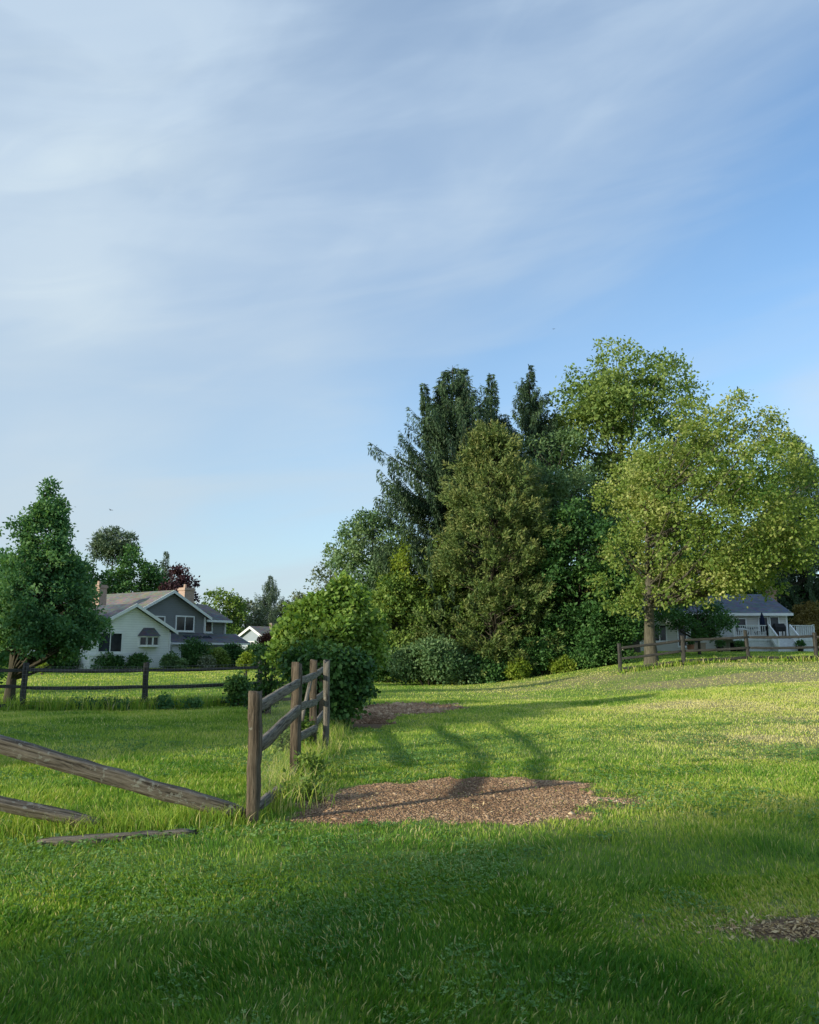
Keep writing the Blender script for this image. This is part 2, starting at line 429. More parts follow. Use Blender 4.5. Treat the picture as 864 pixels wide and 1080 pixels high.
# grass blades --------------------------------------------------------------
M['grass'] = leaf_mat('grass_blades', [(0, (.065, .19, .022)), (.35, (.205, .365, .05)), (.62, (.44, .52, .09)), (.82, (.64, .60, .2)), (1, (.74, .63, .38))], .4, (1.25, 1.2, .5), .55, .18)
M['grass_dry_sunlit'] = leaf_mat('grass_sunlit_field', [(0, (.11, .24, .035)), (.35, (.345, .50, .085)), (.62, (.65, .67, .16)), (.82, (.80, .74, .30)), (1, (.85, .75, .48))], .45, (1.2, 1.15, .55), .55, .18)  # lightened copy of the blade colours: sunlight painted in, on top of drier turf
rng = np.random.default_rng(11)
def grass(name, d0, d1, n, hgt, wid, lab, half=.68, mt='grass'):
    y = np.sqrt(rng.random(n) * (d1 ** 2 - d0 ** 2) + d0 ** 2)
    x = (rng.random(n) * 2 - 1) * (y * half + .6)
    dirt = dirt_f(x, y); dry = dry_f(x, y); lush = lush_f(x, y)
    left = 1 - sst(-2.3, -1.3, x)                       # rough pasture side of the fence
    hn = fbm(x, y, 1.3, 41); cl = fbm(x, y, .32, 44)
    keep = (rng.random(n) < np.clip(1.25 - sst(.26, .68, dirt) * 1.23 - dry * .18, 0.03, 1)) & (rng.random(n) < .45 + cl * 1.0)
    x, y, dry, lush, left, hn, cl, dirt = [a[keep] for a in (x, y, dry, lush, left, hn, cl, dirt)]
    n = len(x); z = terrain(x, y) - .01
    dist = np.hypot(x, y)
    H = hgt * (.45 + .9 * rng.random(n) ** 1.3) * (.55 + hn * .6 + cl * .55) * (1 + .25 * left * sst(7, 9, y) + .6 * lush) * (1 - .35 * dry) * (1 - .5 * sst(.4, .6, dirt))
    W = wid * (.6 + .7 * rng.random(n)) * np.maximum(1, dist / d0 * .8)
    th = rng.random(n) * 2 * PI; ph = th + rng.normal(0, .9, n)
    tang = np.stack([np.cos(th), np.sin(th)], 1); ldir = np.stack([-np.sin(ph), np.cos(ph)], 1)
    wind = np.stack([vnoise(x, y, .5, 51) - .5, vnoise(x, y, .5, 54) - .5], 1) * .8
    lean = (ldir * (.1 + .6 * rng.random(n))[:, None] + wind) * H[:, None]
    V = np.zeros((n, 5, 3))
    b = np.stack([x, y, z], 1)
    def off(l, hh, ww, s):
        q = b.copy(); q[:, :2] += lean * l + tang * (W * ww * s * .5)[:, None]; q[:, 2] += H * hh; return q
    V[:, 0] = off(0, 0, 1, -1); V[:, 1] = off(0, 0, 1, 1)
    V[:, 2] = off(.32, .62, .8, 1); V[:, 3] = off(.32, .62, .8, -1); V[:, 4] = off(1, 1.0, 0, 0)
    k = np.arange(n)[:, None] * 5
    q = k + np.array([0, 1, 2, 3]); t = k + np.array([3, 2, 4])
    big = fbm(x, y, 3.2, 61)
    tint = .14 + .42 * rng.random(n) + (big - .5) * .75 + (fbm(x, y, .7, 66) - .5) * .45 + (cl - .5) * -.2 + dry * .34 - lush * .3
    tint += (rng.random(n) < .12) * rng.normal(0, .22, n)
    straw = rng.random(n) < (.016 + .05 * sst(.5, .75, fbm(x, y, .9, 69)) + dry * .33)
    tint = np.where(straw, .80 + .2 * rng.random(n), tint)
    T = np.repeat(np.clip(tint, 0, 1), 5).reshape(n, 5)
    T[:, :2] -= .14; T[:, 4] += .03
    o = np_mesh(name, V.reshape(-1, 3), [q, t], M[mt], np.clip(T, 0, 1).ravel())
    return tag(o, lab, 'grass', None, 'stuff')
grass('grass', 1.8, 6, 330000, .036, .004, 'short shaded grass blades closest to the viewer', 1.0)
grass('grass', 6, 12, 260000, .046, .0068, 'grass around the broken fence and the bare earth patch', .75)
grass('grass', 12, 26, 320000, .046, .0105, 'half sunlit grass in the middle of the lawn', .68, 'grass_dry_sunlit')
grass('grass', 26, 75, 300000, .05, .024, 'far lawn grass reaching to the trees and houses', .68, 'grass_dry_sunlit')

M['clover'] = leaf_mat('clover', [(0, (.06, .15, .035)), (.5, (.14, .29, .07)), (1, (.30, .44, .15))], .35, (1.2, 1.2, .5), .6, .2)
def groundcover(name, d0, d1, n, L0, lab, thr):
    y = np.sqrt(rng.random(n) * (d1 ** 2 - d0 ** 2) + d0 ** 2); x = (rng.random(n) * 2 - 1) * (y * .7 + .5)
    k = (fbm(x, y, 1.6, 81) * .6 + fbm(x, y, .35, 84) * .4 > thr) & (dirt_f(x, y) < .5)
    x, y = x[k], y[k]; n = len(x); z = terrain(x, y) + .012 + .03 * rng.random(n) * (1 + .3 * (y > 6))
    th = rng.random(n) * 2 * PI; Vs, Ts = [], []
    t = np.clip(rng.normal(.5, .2, n) + (fbm(x, y, .5, 88) - .5), 0, 1)
    for q in range(3):
        a = th + q * 2.09
        ax = np.stack([np.cos(a), np.sin(a), rng.normal(.1, .35, n)], 1); nr = np.stack([rng.normal(0, .3, n), rng.normal(0, .3, n), np.ones(n)], 1)
        L = L0 * (.6 + .8 * rng.random(n)); sd = unit(np.cross(ax, nr)); b = np.stack([x, y, z], 1); axx = unit(ax)
        Vs.append(np.stack([b, b + axx * (L * .62)[:, None] + sd * (L * .42)[:, None], b + axx * L[:, None], b + axx * (L * .62)[:, None] - sd * (L * .42)[:, None]], 1)); Ts.append(t)
    V = np.concatenate(Vs).reshape(-1, 3); q = np.arange(len(V) // 4)[:, None] * 4 + np.arange(4)
    return tag(np_mesh(name, V, [q], M['clover'], np.repeat(np.concatenate(Ts), 4)), lab, None, None, 'stuff')
groundcover('clover', 2.6, 6.5, 30000, .015, 'small clover leaves in patches among the nearest grass', .5)
groundcover('clover', 6.5, 17, 60000, .026, 'clover and low weeds in patches across the lawn', .52)

# soil crumbs and dead leaves ----------------------------------------------------
def chunks(name, pts, size, mat, lab, flat=1.0, r=np.random.default_rng(3)):
    n = len(pts)
    base = np.array([[1, 0, 0], [-1, 0, 0], [0, 1, 0], [0, -1, 0], [0, 0, 1], [0, 0, -1]], float)
    fc = np.array([[0, 2, 4], [2, 1, 4], [1, 3, 4], [3, 0, 4], [2, 0, 5], [1, 2, 5], [3, 1, 5], [0, 3, 5]])
    V = base[None] * (size[:, None, None] * (.6 + .8 * r.random((n, 6, 1))))
    V += r.normal(0, .25, (n, 6, 3)) * size[:, None, None]
    V[:, :, 2] *= flat
    V += pts[:, None, :]
    Fc = (np.arange(n)[:, None, None] * 6 + fc[None]).reshape(-1, 3)
    o = np_mesh(name, V.reshape(-1, 3), [Fc], mat, np.repeat(np.clip(.42 + r.normal(0, .2, n) + (fbm(pts[:, 0], pts[:, 1], .7, 91) - .5) * 1.1, 0, 1), 6))
    return tag(o, lab, None, None, 'stuff')
def soil_mat():
    m, nt, out = newmat('soil')
    a = nd(nt, 'ShaderNodeAttribute', attribute_name='tint').outputs['Fac']
    col = ramp(nt, a, [(0, (.19, .11, .065)), (.6, (.43, .28, .175)), (.9, (.58, .41, .26)), (1, (.70, .56, .38))])
    p = nd(nt, 'ShaderNodeBsdfPrincipled', {'Base Color': col, 'Roughness': .95, 'Specular IOR Level': .1})
    nt.links.new(p.outputs[0], out.inputs[0]); return m
M['soil'] = soil_mat()
rr = np.random.default_rng(8)
cx = rr.uniform(-1.8, 3.2, 80000); cy = rr.uniform(6.6, 10.6, 80000)
k = dirt_f(cx, cy) > .52 + .1 * rr.random(80000); cx, cy = cx[k], cy[k]
cs_ = rr.gamma(2.0, .0026, len(cx)) + .0025; cs_[rr.random(len(cx)) < .004] *= 3.2
chunks('soil_crumbs', np.stack([cx, cy, terrain(cx, cy) + .004], 1), cs_, M['soil'], 'brown soil crumbs strewn over the bare earth patch', .45)
cx = rr.uniform(-1.8, 1.4, 16000); cy = rr.uniform(18, 24.6, 16000)
k = dirt_f(cx, cy) > .55; cx, cy = cx[k], cy[k]
chunks('soil_crumbs', np.stack([cx, cy, terrain(cx, cy) + .005], 1), rr.gamma(2.0, .009, len(cx)) + .006, M['soil'], 'brown soil crumbs on the shaded bare strip behind the leafy bush', .7)
def litter(name, n, cx, cy, sx_, sy_, L0, mat, lab, seed):
    r = np.random.default_rng(seed)
    x = cx + r.normal(0, sx_, n); y = cy + r.normal(0, sy_, n)
    z = terrain(x, y) + .006 + .014 * r.random(n)
    th = r.random(n) * 2 * PI; L = L0 * (.4 + r.random(n)); W = L * (.06 + .2 * r.random(n) ** 2)
    a = np.stack([np.cos(th), np.sin(th), r.normal(0, .25, n)], 1); s = np.stack([-np.sin(th), np.cos(th), r.normal(0, .4, n)], 1)
    b = np.stack([x, y, z], 1)
    V = np.stack([b, b + a * (L * .45)[:, None] + s * W[:, None], b + a * L[:, None], b + a * (L * .45)[:, None] - s * W[:, None]], 1)
    q = np.arange(n)[:, None] * 4 + np.arange(4)
    return tag(np_mesh(name, V.reshape(-1, 3), [q], mat, np.repeat(r.random(n), 4)), lab, None, None, 'stuff')
M['straw'] = leaf_mat('dead_straw', [(0, (.24, .15, .07)), (.5, (.55, .38, .18)), (1, (.78, .60, .34))], .15, (1, 1, 1), .8, .1)
litter('dead_leaf_litter', 1300, 2.24, 4.9, .29, .12, .038, M['straw'], 'pale straw and dead leaves on the small bare spot at right', 4)
litter('dead_leaf_litter', 12, 1.85, 4.9, .25, .25, .045, M['straw'], 'few curled tan leaves beside the small bare spot', 6)
litter('dead_leaf_litter', 50, 1.2, 6.5, 1.6, 1.4, .028, M['straw'], 'scattered dead leaf bits in the shaded grass', 5)
litter('dead_leaf_litter', 1600, .68, 9.0, 1.1, .7, .035, M['straw'], 'straw bits across the bare earth patch', 7)

# ------------------------------------------------------------------ foliage machinery
def leaf_quads(p, ax, nr, L, Wd):
    ax = unit(ax); sd = unit(np.cross(ax, nr)); up = np.cross(sd, ax)
    L, Wd = L[:, None], Wd[:, None]
    mid = p + ax * L * .45 + up * Wd * .22
    return np.stack([p, mid + sd * Wd * .5 - up * Wd * .12, p + ax * L, mid - sd * Wd * .5 - up * Wd * .12], 1)
def lobes_profile(r, prof, H, n, lr, bottom=0.0, squash=1.0, ex=1.0, jitter=.12, inner=.45):
    """lobe centres and radii filling a crown outline: prof=[(height fraction, radius)]"""
    zf = np.array([q[0] for q in prof]); rf = np.array([q[1] for q in prof])
    zz = np.linspace(zf[0], zf[-1], 200); ww = np.interp(zz, zf, rf) + .15
    cdf = np.cumsum(ww); cdf /= cdf[-1]
    z = np.interp(r.random(n), cdf, zz); rad = np.interp(z, zf, rf)
    th = r.random(n) * 2 * PI
    q = inner + (1 - inner) * np.sqrt(r.random(n))
    rho = np.maximum(rad - lr * .55, 0.05) * q * (1 + r.normal(0, jitter, n))
    c = np.stack([np.cos(th) * rho, np.sin(th) * rho * squash, z * H], 1)
    R_ = lr * (.6 + .75 * r.random(n)) * np.clip(.55 + rad / (rf.max()) * .6, .5, 1.1)
    sp = r.random(n) < .38                    # small outer sprigs break the outline
    c[sp, :2] *= r.uniform(1.0, 1.28, (sp.sum(), 1)); c[sp, 2] += r.uniform(-.2, .5, sp.sum()) * lr; R_[sp] *= r.uniform(.35, .6, sp.sum())
    return c, R_
def foliage(r, c, R_, ncl, nlf, csz, L, Wd, zflat=.85, up=.35, out=.6, droop=0.0, hmax=None, shade=.0):
    """leaf clusters on the shells of the lobes -> verts, tint"""
    nl = len(c)
    cnt = np.maximum(2, (ncl * (R_ / np.quantile(R_, .7)) ** 2)).astype(int)
    li = np.repeat(np.arange(nl), cnt); m = len(li)
    d = unit(r.normal(0, 1, (m, 3)) + np.array([0, 0, up]))
    rr_ = R_[li] * (.55 + .55 * r.random(m) ** .6)
    cp = c[li] + d * rr_[:, None] * np.array([1, 1, zflat])
    lt = r.normal(0, .13, nl)[li] + r.normal(0, .10, m)
    ci = np.repeat(np.arange(m), nlf); n = len(ci)
    p = cp[ci] + r.normal(0, csz, (n, 3)) * np.array([1, 1, .8])
    ax = d[ci] * out + r.normal(0, .6, (n, 3)) + np.array([0, 0, -droop])
    nr = d[ci] * .7 + r.normal(0, .55, (n, 3)) + np.array([0, 0, .5])
    s = .6 + .7 * r.random(n)
    V = leaf_quads(p, ax, nr, L * s, Wd * s)
    t = .45 + lt[ci] + r.normal(0, .13, n)
    return V, np.clip(t, 0, 1)
def crown_obj(parts, mat, parent, name='crown'):
    V = np.concatenate([a for a, _ in parts]).reshape(-1, 3); T = np.concatenate([np.repeat(b, 4) for _, b in parts])
    q = np.arange(len(V) // 4)[:, None] * 4 + np.arange(4)
    return np_mesh(name, V, [q], mat, T, parent)
def limbs(ts, r, c, R_, trunk_top, r0, frac=.8, zlo=.25, n=6, lim=None):
    """branches from the trunk axis to lobe centres"""
    idx = r.permutation(len(c))[:int(len(c) * frac)]
    for i in idx:
        e = c[i]; zs = max(trunk_top * zlo, min(trunk_top * .95, e[2] - np.hypot(e[0], e[1]) * r.uniform(.35, .9)))
        s = np.array([0, 0, zs]); t = np.linspace(0, 1, 6)[:, None]
        mid = (s + e) / 2 + np.array([0, 0, -.08 * np.linalg.norm(e - s)]) + r.normal(0, .06 * np.linalg.norm(e - s) + .02, 3)
        P = (1 - t) ** 2 * s + 2 * t * (1 - t) * mid + t ** 2 * e
        rr_ = r0 * (1 - zs / trunk_top * .75) * r.uniform(.22, .4)
        ts.add(P, rr_ * (1 - t[:, 0] * .85) + .008, n)
def trunk_curve(r, H, r0, lean=.03, flare=1.3):
    z = np.linspace(0, 1, 12)
    P = np.stack([np.cumsum(r.normal(0, lean, 12)) * H * .08, np.cumsum(r.normal(0, lean, 12)) * H * .08, z * H - .15], 1)
    P[:, :2] -= P[0, :2]
    rad = r0 * (1 - z * .86); rad[0] *= flare; rad[1] *= 1 + (flare - 1) * .3
    return P, rad
def tree(name, label, cat, x, y, H, prof, seed, mat, bark='bark', nl=90, lr=1.1, ncl=34, nlf=14, csz=.22, L=.2, Wd=.12, r0=.3, top=.85,
         group=None, squash=1.0, frac=.8, zflat=.85, up=.35, droop=0.0, extra=None, inner=.45, jitter=.12, zoff=0.0, zlo=.25, out=.6, shift=(0, 0, 0)):
    r = np.random.default_rng(seed)
    o = thing(name, label, cat, (x, y, tz(x, y) + zoff), 0, group)
    c, R_ = lobes_profile(r, prof, H, nl, lr, squash=squash, inner=inner, jitter=jitter)
    c[:, 0] += shift[0] + shift[2] * c[:, 2] / H; c[:, 1] += shift[1]
    if extra is not None:
        c = np.concatenate([c, np.array([e[:3] for e in extra], float)]); R_ = np.concatenate([R_, np.array([e[3] for e in extra], float)])
    ts = TubeSet(); P, rad = trunk_curve(r, H * top, r0); ts.add(P, rad, 12)
    limbs(ts, r, c, R_, H * top, r0, frac, zlo)
    ts.build('trunk', M[bark], o)
    crown_obj([foliage(r, c, R_, ncl, nlf, csz, L, Wd, zflat, up, out, droop)], mat, o)
    return o
def shrub(name, label, cat, x, y, lobes, seed, mat, ncl=40, nlf=12, csz=.09, L=.1, Wd=.06, group=None, stems=4, up=.35, zflat=.9, core='leaves', droop=0.0):
    """lobes: list of (dx,dy,z,r)"""
    r = np.random.default_rng(seed)
    o = thing(name, label, cat, (x, y, tz(x, y)), 0, group)
    a = np.array(lobes, float)
    k = r.integers(0, len(a), len(a) * 2); dv = unit(r.normal(0, 1, (len(k), 3)) + np.array([0, 0, .5]))   # stray shoots
    sp = np.concatenate([a[k, :3] + dv * (a[k, 3] * r.uniform(.9, 1.45, len(k)))[:, None], (a[k, 3] * r.uniform(.16, .32, len(k)))[:, None]], 1)
    sp = sp[sp[:, 2] > .12]; a = np.concatenate([a, sp]); c, R_ = a[:, :3], a[:, 3]
    crown_obj([foliage(r, c, R_, ncl, nlf, csz, L, Wd, zflat, up, .6, droop)], mat, o, core)
    ts = TubeSet()
    for i in range(min(stems, len(c))):
        e = c[i]; t = np.linspace(0, 1, 5)[:, None]; s = np.array([e[0] * .25, e[1] * .25, -.1])
        ts.add(s * (1 - t) + e * t + np.array([0, 0, .1]) * t * (1 - t), (1 - t[:, 0]) * .035 + .012, 5)
    ts.build('stem', M['bark_dark'], o)
    return o

def spruce(name, label, x, y, H, rmax, seed, mat, lead=None, dens=1.0, group=None, base=.06, upsw=.25, nd_=30, pw=.82, rl=1.6, ts_=1.15, rs0=-.2):
    """whorled conifer: arching boughs hung with drooping sprays"""
    r = np.random.default_rng(seed)
    o = thing(name, label, 'conifer', (x, y, tz(x, y)), 0, group)
    ts = TubeSet(); t = np.linspace(0, 1, 10)
    Vs, Ts = [], []
    axes = [(0.0, 0.0, 1.0, 0.0)] + [(r.uniform(-1, 1) * .9, r.uniform(-1, 1) * .5, r.uniform(.86, .97), r.uniform(.35, .5)) for _ in range(0)] + [(a, b, c, .45) for a, b, c in (lead or [])]
    for ax_, ay_, hf, z0 in axes:
        top = np.array([ax_, ay_, H * hf]); bs = np.array([0, 0, H * z0 - (.15 if z0 == 0 else 0)])
        bend = np.sin(t * PI / 2)[:, None]
        P = bs * (1 - t[:, None]) + top * t[:, None]
        P[:, 0] = bs[0] + (top[0] - bs[0]) * bend[:, 0]; P[:, 1] = bs[1] + (top[1] - bs[1]) * bend[:, 0]
        ts.add(P, (.02 + .011 * H) * (1 - t * .95) * (1 if z0 == 0 else .5), 8)
        span = H * (hf - max(z0, base)); nb = int(span / .25)
        for i in range(nb):
            f = (i + r.random()) / nb
            zz = H * max(z0, base) + f * span
            k = (zz - P[0, 2]) / (P[-1, 2] - P[0, 2]); org = np.array([np.interp(k, t, P[:, q]) for q in range(3)])
            up_f = (zz / H)
            if z0 == 0: Rz = rmax * min(1.0, ((1 - up_f) / pw)) ** .9 + .05
            else: Rz = rl * (1 - (zz / H - z0) / (hf - z0)) ** .9 + .05
            for _ in range(5 if f < .9 else 4):
                th = r.random() * 2 * PI; Lb = Rz * (r.uniform(.7, 1.02) if r.random() < .45 else r.uniform(.35, .8))
                e = np.array([math.cos(th), math.sin(th), 0]); e2 = np.array([-e[1], e[0], 0]) * r.normal(0, .22)
                s = np.linspace(0, 1, 7)
                rise = (rs0 + .45 * up_f + r.normal(0, .13)) * s * Lb + upsw * r.uniform(.3, 1.7) * s ** 2.6 * Lb - .18 * np.sin(s * PI) * Lb * (1 - up_f)
                B = org + e * (s * Lb)[:, None] + e2 * (s ** 2 * Lb)[:, None] + np.array([0, 0, 1]) * rise[:, None]
                ts.add(B, .006 + .012 * Lb * (1 - s), 4)
                m = max(5, int(Lb * nd_ * dens)); u = r.random(m) ** .65
                bp = np.stack([np.interp(u, s, B[:, q]) for q in range(3)], 1)
                side = np.array([-e[1], e[0], 0]); sg = r.choice([-1, 1], m)[:, None]
                wl = (.17 + .22 * (1 - u) * min(1, Lb / 2))[:, None]
                ax = side * sg * r.uniform(.3, 1.0, (m, 1)) + e * r.uniform(.3, 1.1, (m, 1)) + np.array([0, 0, -1]) * r.uniform(.15, 1.1, (m, 1)) * (1 - .6 * up_f)
                bt = r.normal(0, .1)
                hang = r.uniform(.6, 1.5)
                for q in range(5):                     # twigs: tufts along the bough, then strands hanging from it
                    dn = np.array([0, 0, -1.0]) * max(0, q - 1) * .15 * hang * min(1, .25 + Lb * .45)
                    st = bp + unit(ax) * wl * (min(q, 1.5) * .6) + dn + r.normal(0, .025, (m, 3))
                    Lq = (.16 + .10 * r.random(m)) * ts_
                    a2 = ax * (1 if q < 2 else .25) + r.normal(0, .25, (m, 3)) + np.array([0, 0, -1.1]) * (q > 1)
                    Vs.append(leaf_quads(st, a2, r.normal(0, 1, (m, 3)) + np.array([0, 0, .5]), Lq, Lq * .24))
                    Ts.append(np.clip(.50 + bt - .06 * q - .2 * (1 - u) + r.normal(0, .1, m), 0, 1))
    ts.build('trunk', M['bark_dark'], o)
    crown_obj([(np.concatenate(Vs), np.concatenate(Ts))], mat, o)
    return o

# ------------------------------------------------------------------ leaf colours
def pal(d, m, l, **k): return [(0, d), (.45, m), (1, l)], k
def LM(name, d, m_, l, **k): M[name] = leaf_mat(name, [(0, d), (.45, m_), (1, l)], **k)
LM('leaf_yellow_green', (.07, .15, .03), (.22, .31, .065), (.60, .60, .24), trans=.42)
LM('leaf_mid', (0.054, 0.124, 0.024), (0.163, 0.262, 0.054), (0.327, 0.408, 0.105))
LM('leaf_tall', (0.061, 0.13, 0.03), (0.182, 0.273, 0.068), (0.338, 0.403, 0.121))
LM('leaf_grey_green', (0.047, 0.113, 0.042), (0.132, 0.224, 0.089), (0.279, 0.374, 0.164), trans=.25)
LM('leaf_dark', (0.022, 0.071, 0.022), (0.061, 0.155, 0.041), (0.151, 0.27, 0.07), trans=.25)
LM('leaf_left', (0.034, 0.112, 0.047), (0.095, 0.224, 0.084), (0.246, 0.403, 0.157), trans=.4)
LM('leaf_lime', (0.095, 0.169, 0.019), (0.257, 0.351, 0.047), (0.432, 0.494, 0.095), trans=.45)
LM('leaf_vine', (.055, .13, .022), (.19, .32, .06), (.42, .52, .16), trans=.4, rough=.55, spec=.25)
LM('leaf_vine_dark', (0.022, 0.068, 0.018), (0.068, 0.162, 0.039), (0.176, 0.297, 0.078), trans=.25, rough=.5, spec=.28)  # darker copy of the vine leaves; shade on the lower bush put into the colour
LM('needle_spruce', (0.018, 0.042, 0.019), (0.06, 0.112, 0.048), (0.163, 0.215, 0.094), trans=.12)
LM('needle_far', (0.033, 0.069, 0.044), (0.104, 0.156, 0.091), (0.221, 0.275, 0.156), trans=.15)  # paler needles for far conifers, distance haze mixed into the colour
LM('needle_cedar', (0.032, 0.07, 0.018), (0.123, 0.189, 0.053), (0.312, 0.308, 0.11), trans=.2)
LM('leaf_purple', (0.022, 0.01, 0.016), (0.06, 0.028, 0.038), (0.12, 0.055, 0.06), trans=.25)
LM('leaf_red', (.05, .02, .012), (.13, .05, .03), (.23, .11, .06), trans=.3)
LM('leaf_gold', (.10, .08, .02), (.24, .19, .06), (.38, .31, .12), trans=.3)
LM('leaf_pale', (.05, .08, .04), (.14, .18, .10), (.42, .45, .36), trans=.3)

def X(px, Y): return float(at(px, 690, Y)[0])

# ------------------------------------------------------------------ the clump in the middle
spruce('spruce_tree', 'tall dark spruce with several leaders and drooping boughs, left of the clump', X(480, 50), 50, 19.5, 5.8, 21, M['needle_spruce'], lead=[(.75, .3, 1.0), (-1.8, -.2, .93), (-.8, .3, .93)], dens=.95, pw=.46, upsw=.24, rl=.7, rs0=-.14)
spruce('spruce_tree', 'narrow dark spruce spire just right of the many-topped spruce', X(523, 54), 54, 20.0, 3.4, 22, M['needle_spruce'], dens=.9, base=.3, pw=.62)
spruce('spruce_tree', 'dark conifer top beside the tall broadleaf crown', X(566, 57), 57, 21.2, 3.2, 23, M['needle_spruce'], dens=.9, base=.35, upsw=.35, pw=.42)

def cedar(x, y, H, rmax, seed):
    r = np.random.default_rng(seed)
    o = thing('cedar_tree', 'olive and golden brown cedar in the centre front of the clump', 'conifer', (x, y, tz(x, y)))
    n = 250
    f = r.random(n) ** .95; z = (.04 + .93 * f) * H
    rad = rmax * np.interp(f, [0, .12, .35, .6, .85, 1], [.85, 1.0, .95, .74, .42, .12])
    th = r.random(n) * 2 * PI; rho = rad * (.35 + .65 * np.sqrt(r.random(n))) * (1 + r.normal(0, .12, n))
    c = np.stack([np.cos(th) * rho, np.sin(th) * rho, z], 1)
    ts = TubeSet(); P, rd = trunk_curve(r, H * .95, .28, .015); ts.add(P, rd, 10)
    Vs, Ts = [], []
    for i in range(n):
        e = unit(np.array([c[i, 0], c[i, 1], 0.0])); L = r.uniform(.5, 1.15)
        up = .5 + .8 * f[i]
        dr = unit(e * 1.0 + np.array([0, 0, up]) + r.normal(0, .25, 3))
        s0 = np.array([0, 0, max(.4, z[i] - rho[i] * .5)])
        t = np.linspace(0, 1, 5)[:, None]; ts.add(s0 * (1 - t) + c[i] * t, (1 - t[:, 0]) * .04 + .01, 5)
        npl = 8                                   # ragged upright plumes at each bough end
        for k in range(npl):
            p0 = c[i] + r.normal(0, .34, 3); pd = unit(dr + r.normal(0, .38, 3)); pl = L * r.uniform(.6, 1.1)
            m = 46; u = r.random(m)
            q = p0 + pd * (u * pl)[:, None] + r.normal(0, .13, (m, 3)) * (1.1 - u * .8)[:, None]
            axx = pd * .8 + r.normal(0, .5, (m, 3))
            Lq = .16 + .12 * r.random(m)
            Vs.append(leaf_quads(q, axx, r.normal(0, 1, (m, 3)), Lq, Lq * .3))
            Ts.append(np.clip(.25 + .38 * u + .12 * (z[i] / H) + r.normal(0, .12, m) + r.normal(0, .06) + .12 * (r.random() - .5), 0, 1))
    ts.build('trunk', M['bark_dark'], o)
    crown_obj([(np.concatenate(Vs), np.concatenate(Ts))], M['needle_cedar'], o)
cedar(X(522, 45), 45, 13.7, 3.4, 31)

tree('broadleaf_tree', 'tallest broadleaf tree rising behind the clump with thin upper twigs', 'tree', X(668, 60), 60, 23.0,
     [(.30, 4.0), (.5, 6.0), (.68, 6.3), (.82, 5.0), (.92, 3.4), (.98, 1.5)], 41, M['leaf_tall'], nl=120, lr=1.25, ncl=36, nlf=13, csz=.26, L=.27, Wd=.17, r0=.45,
     inner=.35, jitter=.16, extra=[(-3.4, 0, 20.4, 1.0), (-.9, 0, 23.0, .8), (3.4, 0, 21.6, 1.1), (2.4, .5, 22.0, .8), (5.6, 0, 19.6, .9), (-3.9, 0, 19.2, 1.0)])
tree('broadleaf_tree', 'grey green willow-like tree between the cedar and the yellow green tree', 'tree', X(592, 51), 51, 14.9,
     [(.15, 3.2), (.4, 3.9), (.65, 3.6), (.85, 2.4), (.98, .8)], 42, M['leaf_grey_green'], nl=110, lr=.95, ncl=36, nlf=13, csz=.2, L=.24, Wd=.09, r0=.3, up=.5)
tree('broadleaf_tree', 'dark green dense tree at the right foot of the clump', 'tree', X(614, 45), 45, 9.4,
     [(.03, 2.0), (.25, 2.9), (.5, 2.8), (.75, 2.0), (.95, .7)], 43, M['leaf_dark'], 'bark_dark', nl=110, lr=.8, ncl=34, nlf=13, csz=.16, L=.2, Wd=.12, r0=.2, zlo=.1)
tree('broadleaf_tree', 'grey green round-headed tree at the left edge of the clump', 'tree', X(392, 53), 53, 10.6,
     [(.22, 2.0), (.45, 3.0), (.7, 2.9), (.88, 1.8), (.98, .7)], 44, M['leaf_grey_green'], nl=75, lr=.85, ncl=32, nlf=13, csz=.17, L=.22, Wd=.12, r0=.25, jitter=.2)
tree('broadleaf_tree', 'thin sparse tree showing sky through its twigs, far left of the clump', 'tree', X(348, 56), 56, 8.9,
     [(.3, 1.2), (.55, 1.6), (.8, 1.3), (.97, .5)], 45, M['leaf_pale'], nl=36, lr=.5, ncl=10, nlf=6, csz=.14, L=.2, Wd=.13, r0=.12, frac=1.0, jitter=.3)
tree('broadleaf_tree', 'lime green young tree lit below the many-topped spruce', 'tree', X(428, 47), 47, 8.2,
     [(.1, 1.3), (.4, 1.8), (.7, 1.5), (.95, .5)], 46, M['leaf_lime'], nl=55, lr=.65, ncl=28, nlf=12, csz=.14, L=.18, Wd=.12, r0=.13)
tree('broadleaf_tree', 'mid green bushy tree under the lime green one at the left foot of the clump', 'tree', X(418, 46), 46, 5.6,
     [(.02, 1.9), (.35, 2.5), (.7, 1.9), (.97, .6)], 47, M['leaf_mid'], 'bark_dark', nl=70, lr=.7, ncl=32, nlf=12, csz=.14, L=.18, Wd=.11, r0=.14, zlo=.08)
tree('broadleaf_tree', 'deep green tree filling the gap between spruce and cedar', 'tree', X(472, 47.5), 47.5, 8.0,
     [(.03, 1.9), (.35, 2.3), (.7, 1.8), (.97, .6)], 48, M['leaf_mid'], 'bark_dark', nl=70, lr=.7, ncl=32, nlf=12, csz=.15, L=.19, Wd=.11, r0=.15, zlo=.08)
tree('broadleaf_tree', 'shaded green tree behind the right shoulder of the cedar', 'tree', X(572, 48.5), 48.5, 10.6,
     [(.05, 2.2), (.4, 2.8), (.7, 2.2), (.97, .6)], 49, M['leaf_mid'], 'bark_dark', nl=80, lr=.8, ncl=32, nlf=12, csz=.17, L=.2, Wd=.12, r0=.2, zlo=.1)
tree('dogwood', 'small dogwood with pale flower sprays at the right end of the clump', 'tree', X(640, 43.5), 43.5, 4.0,
     [(.05, 1.3), (.4, 1.7), (.75, 1.3), (.97, .4)], 50, M['leaf_dark'], 'bark_dark', nl=34, lr=.55, ncl=28, nlf=12, csz=.13, L=.16, Wd=.1, r0=.1, zlo=.1, zflat=.55)
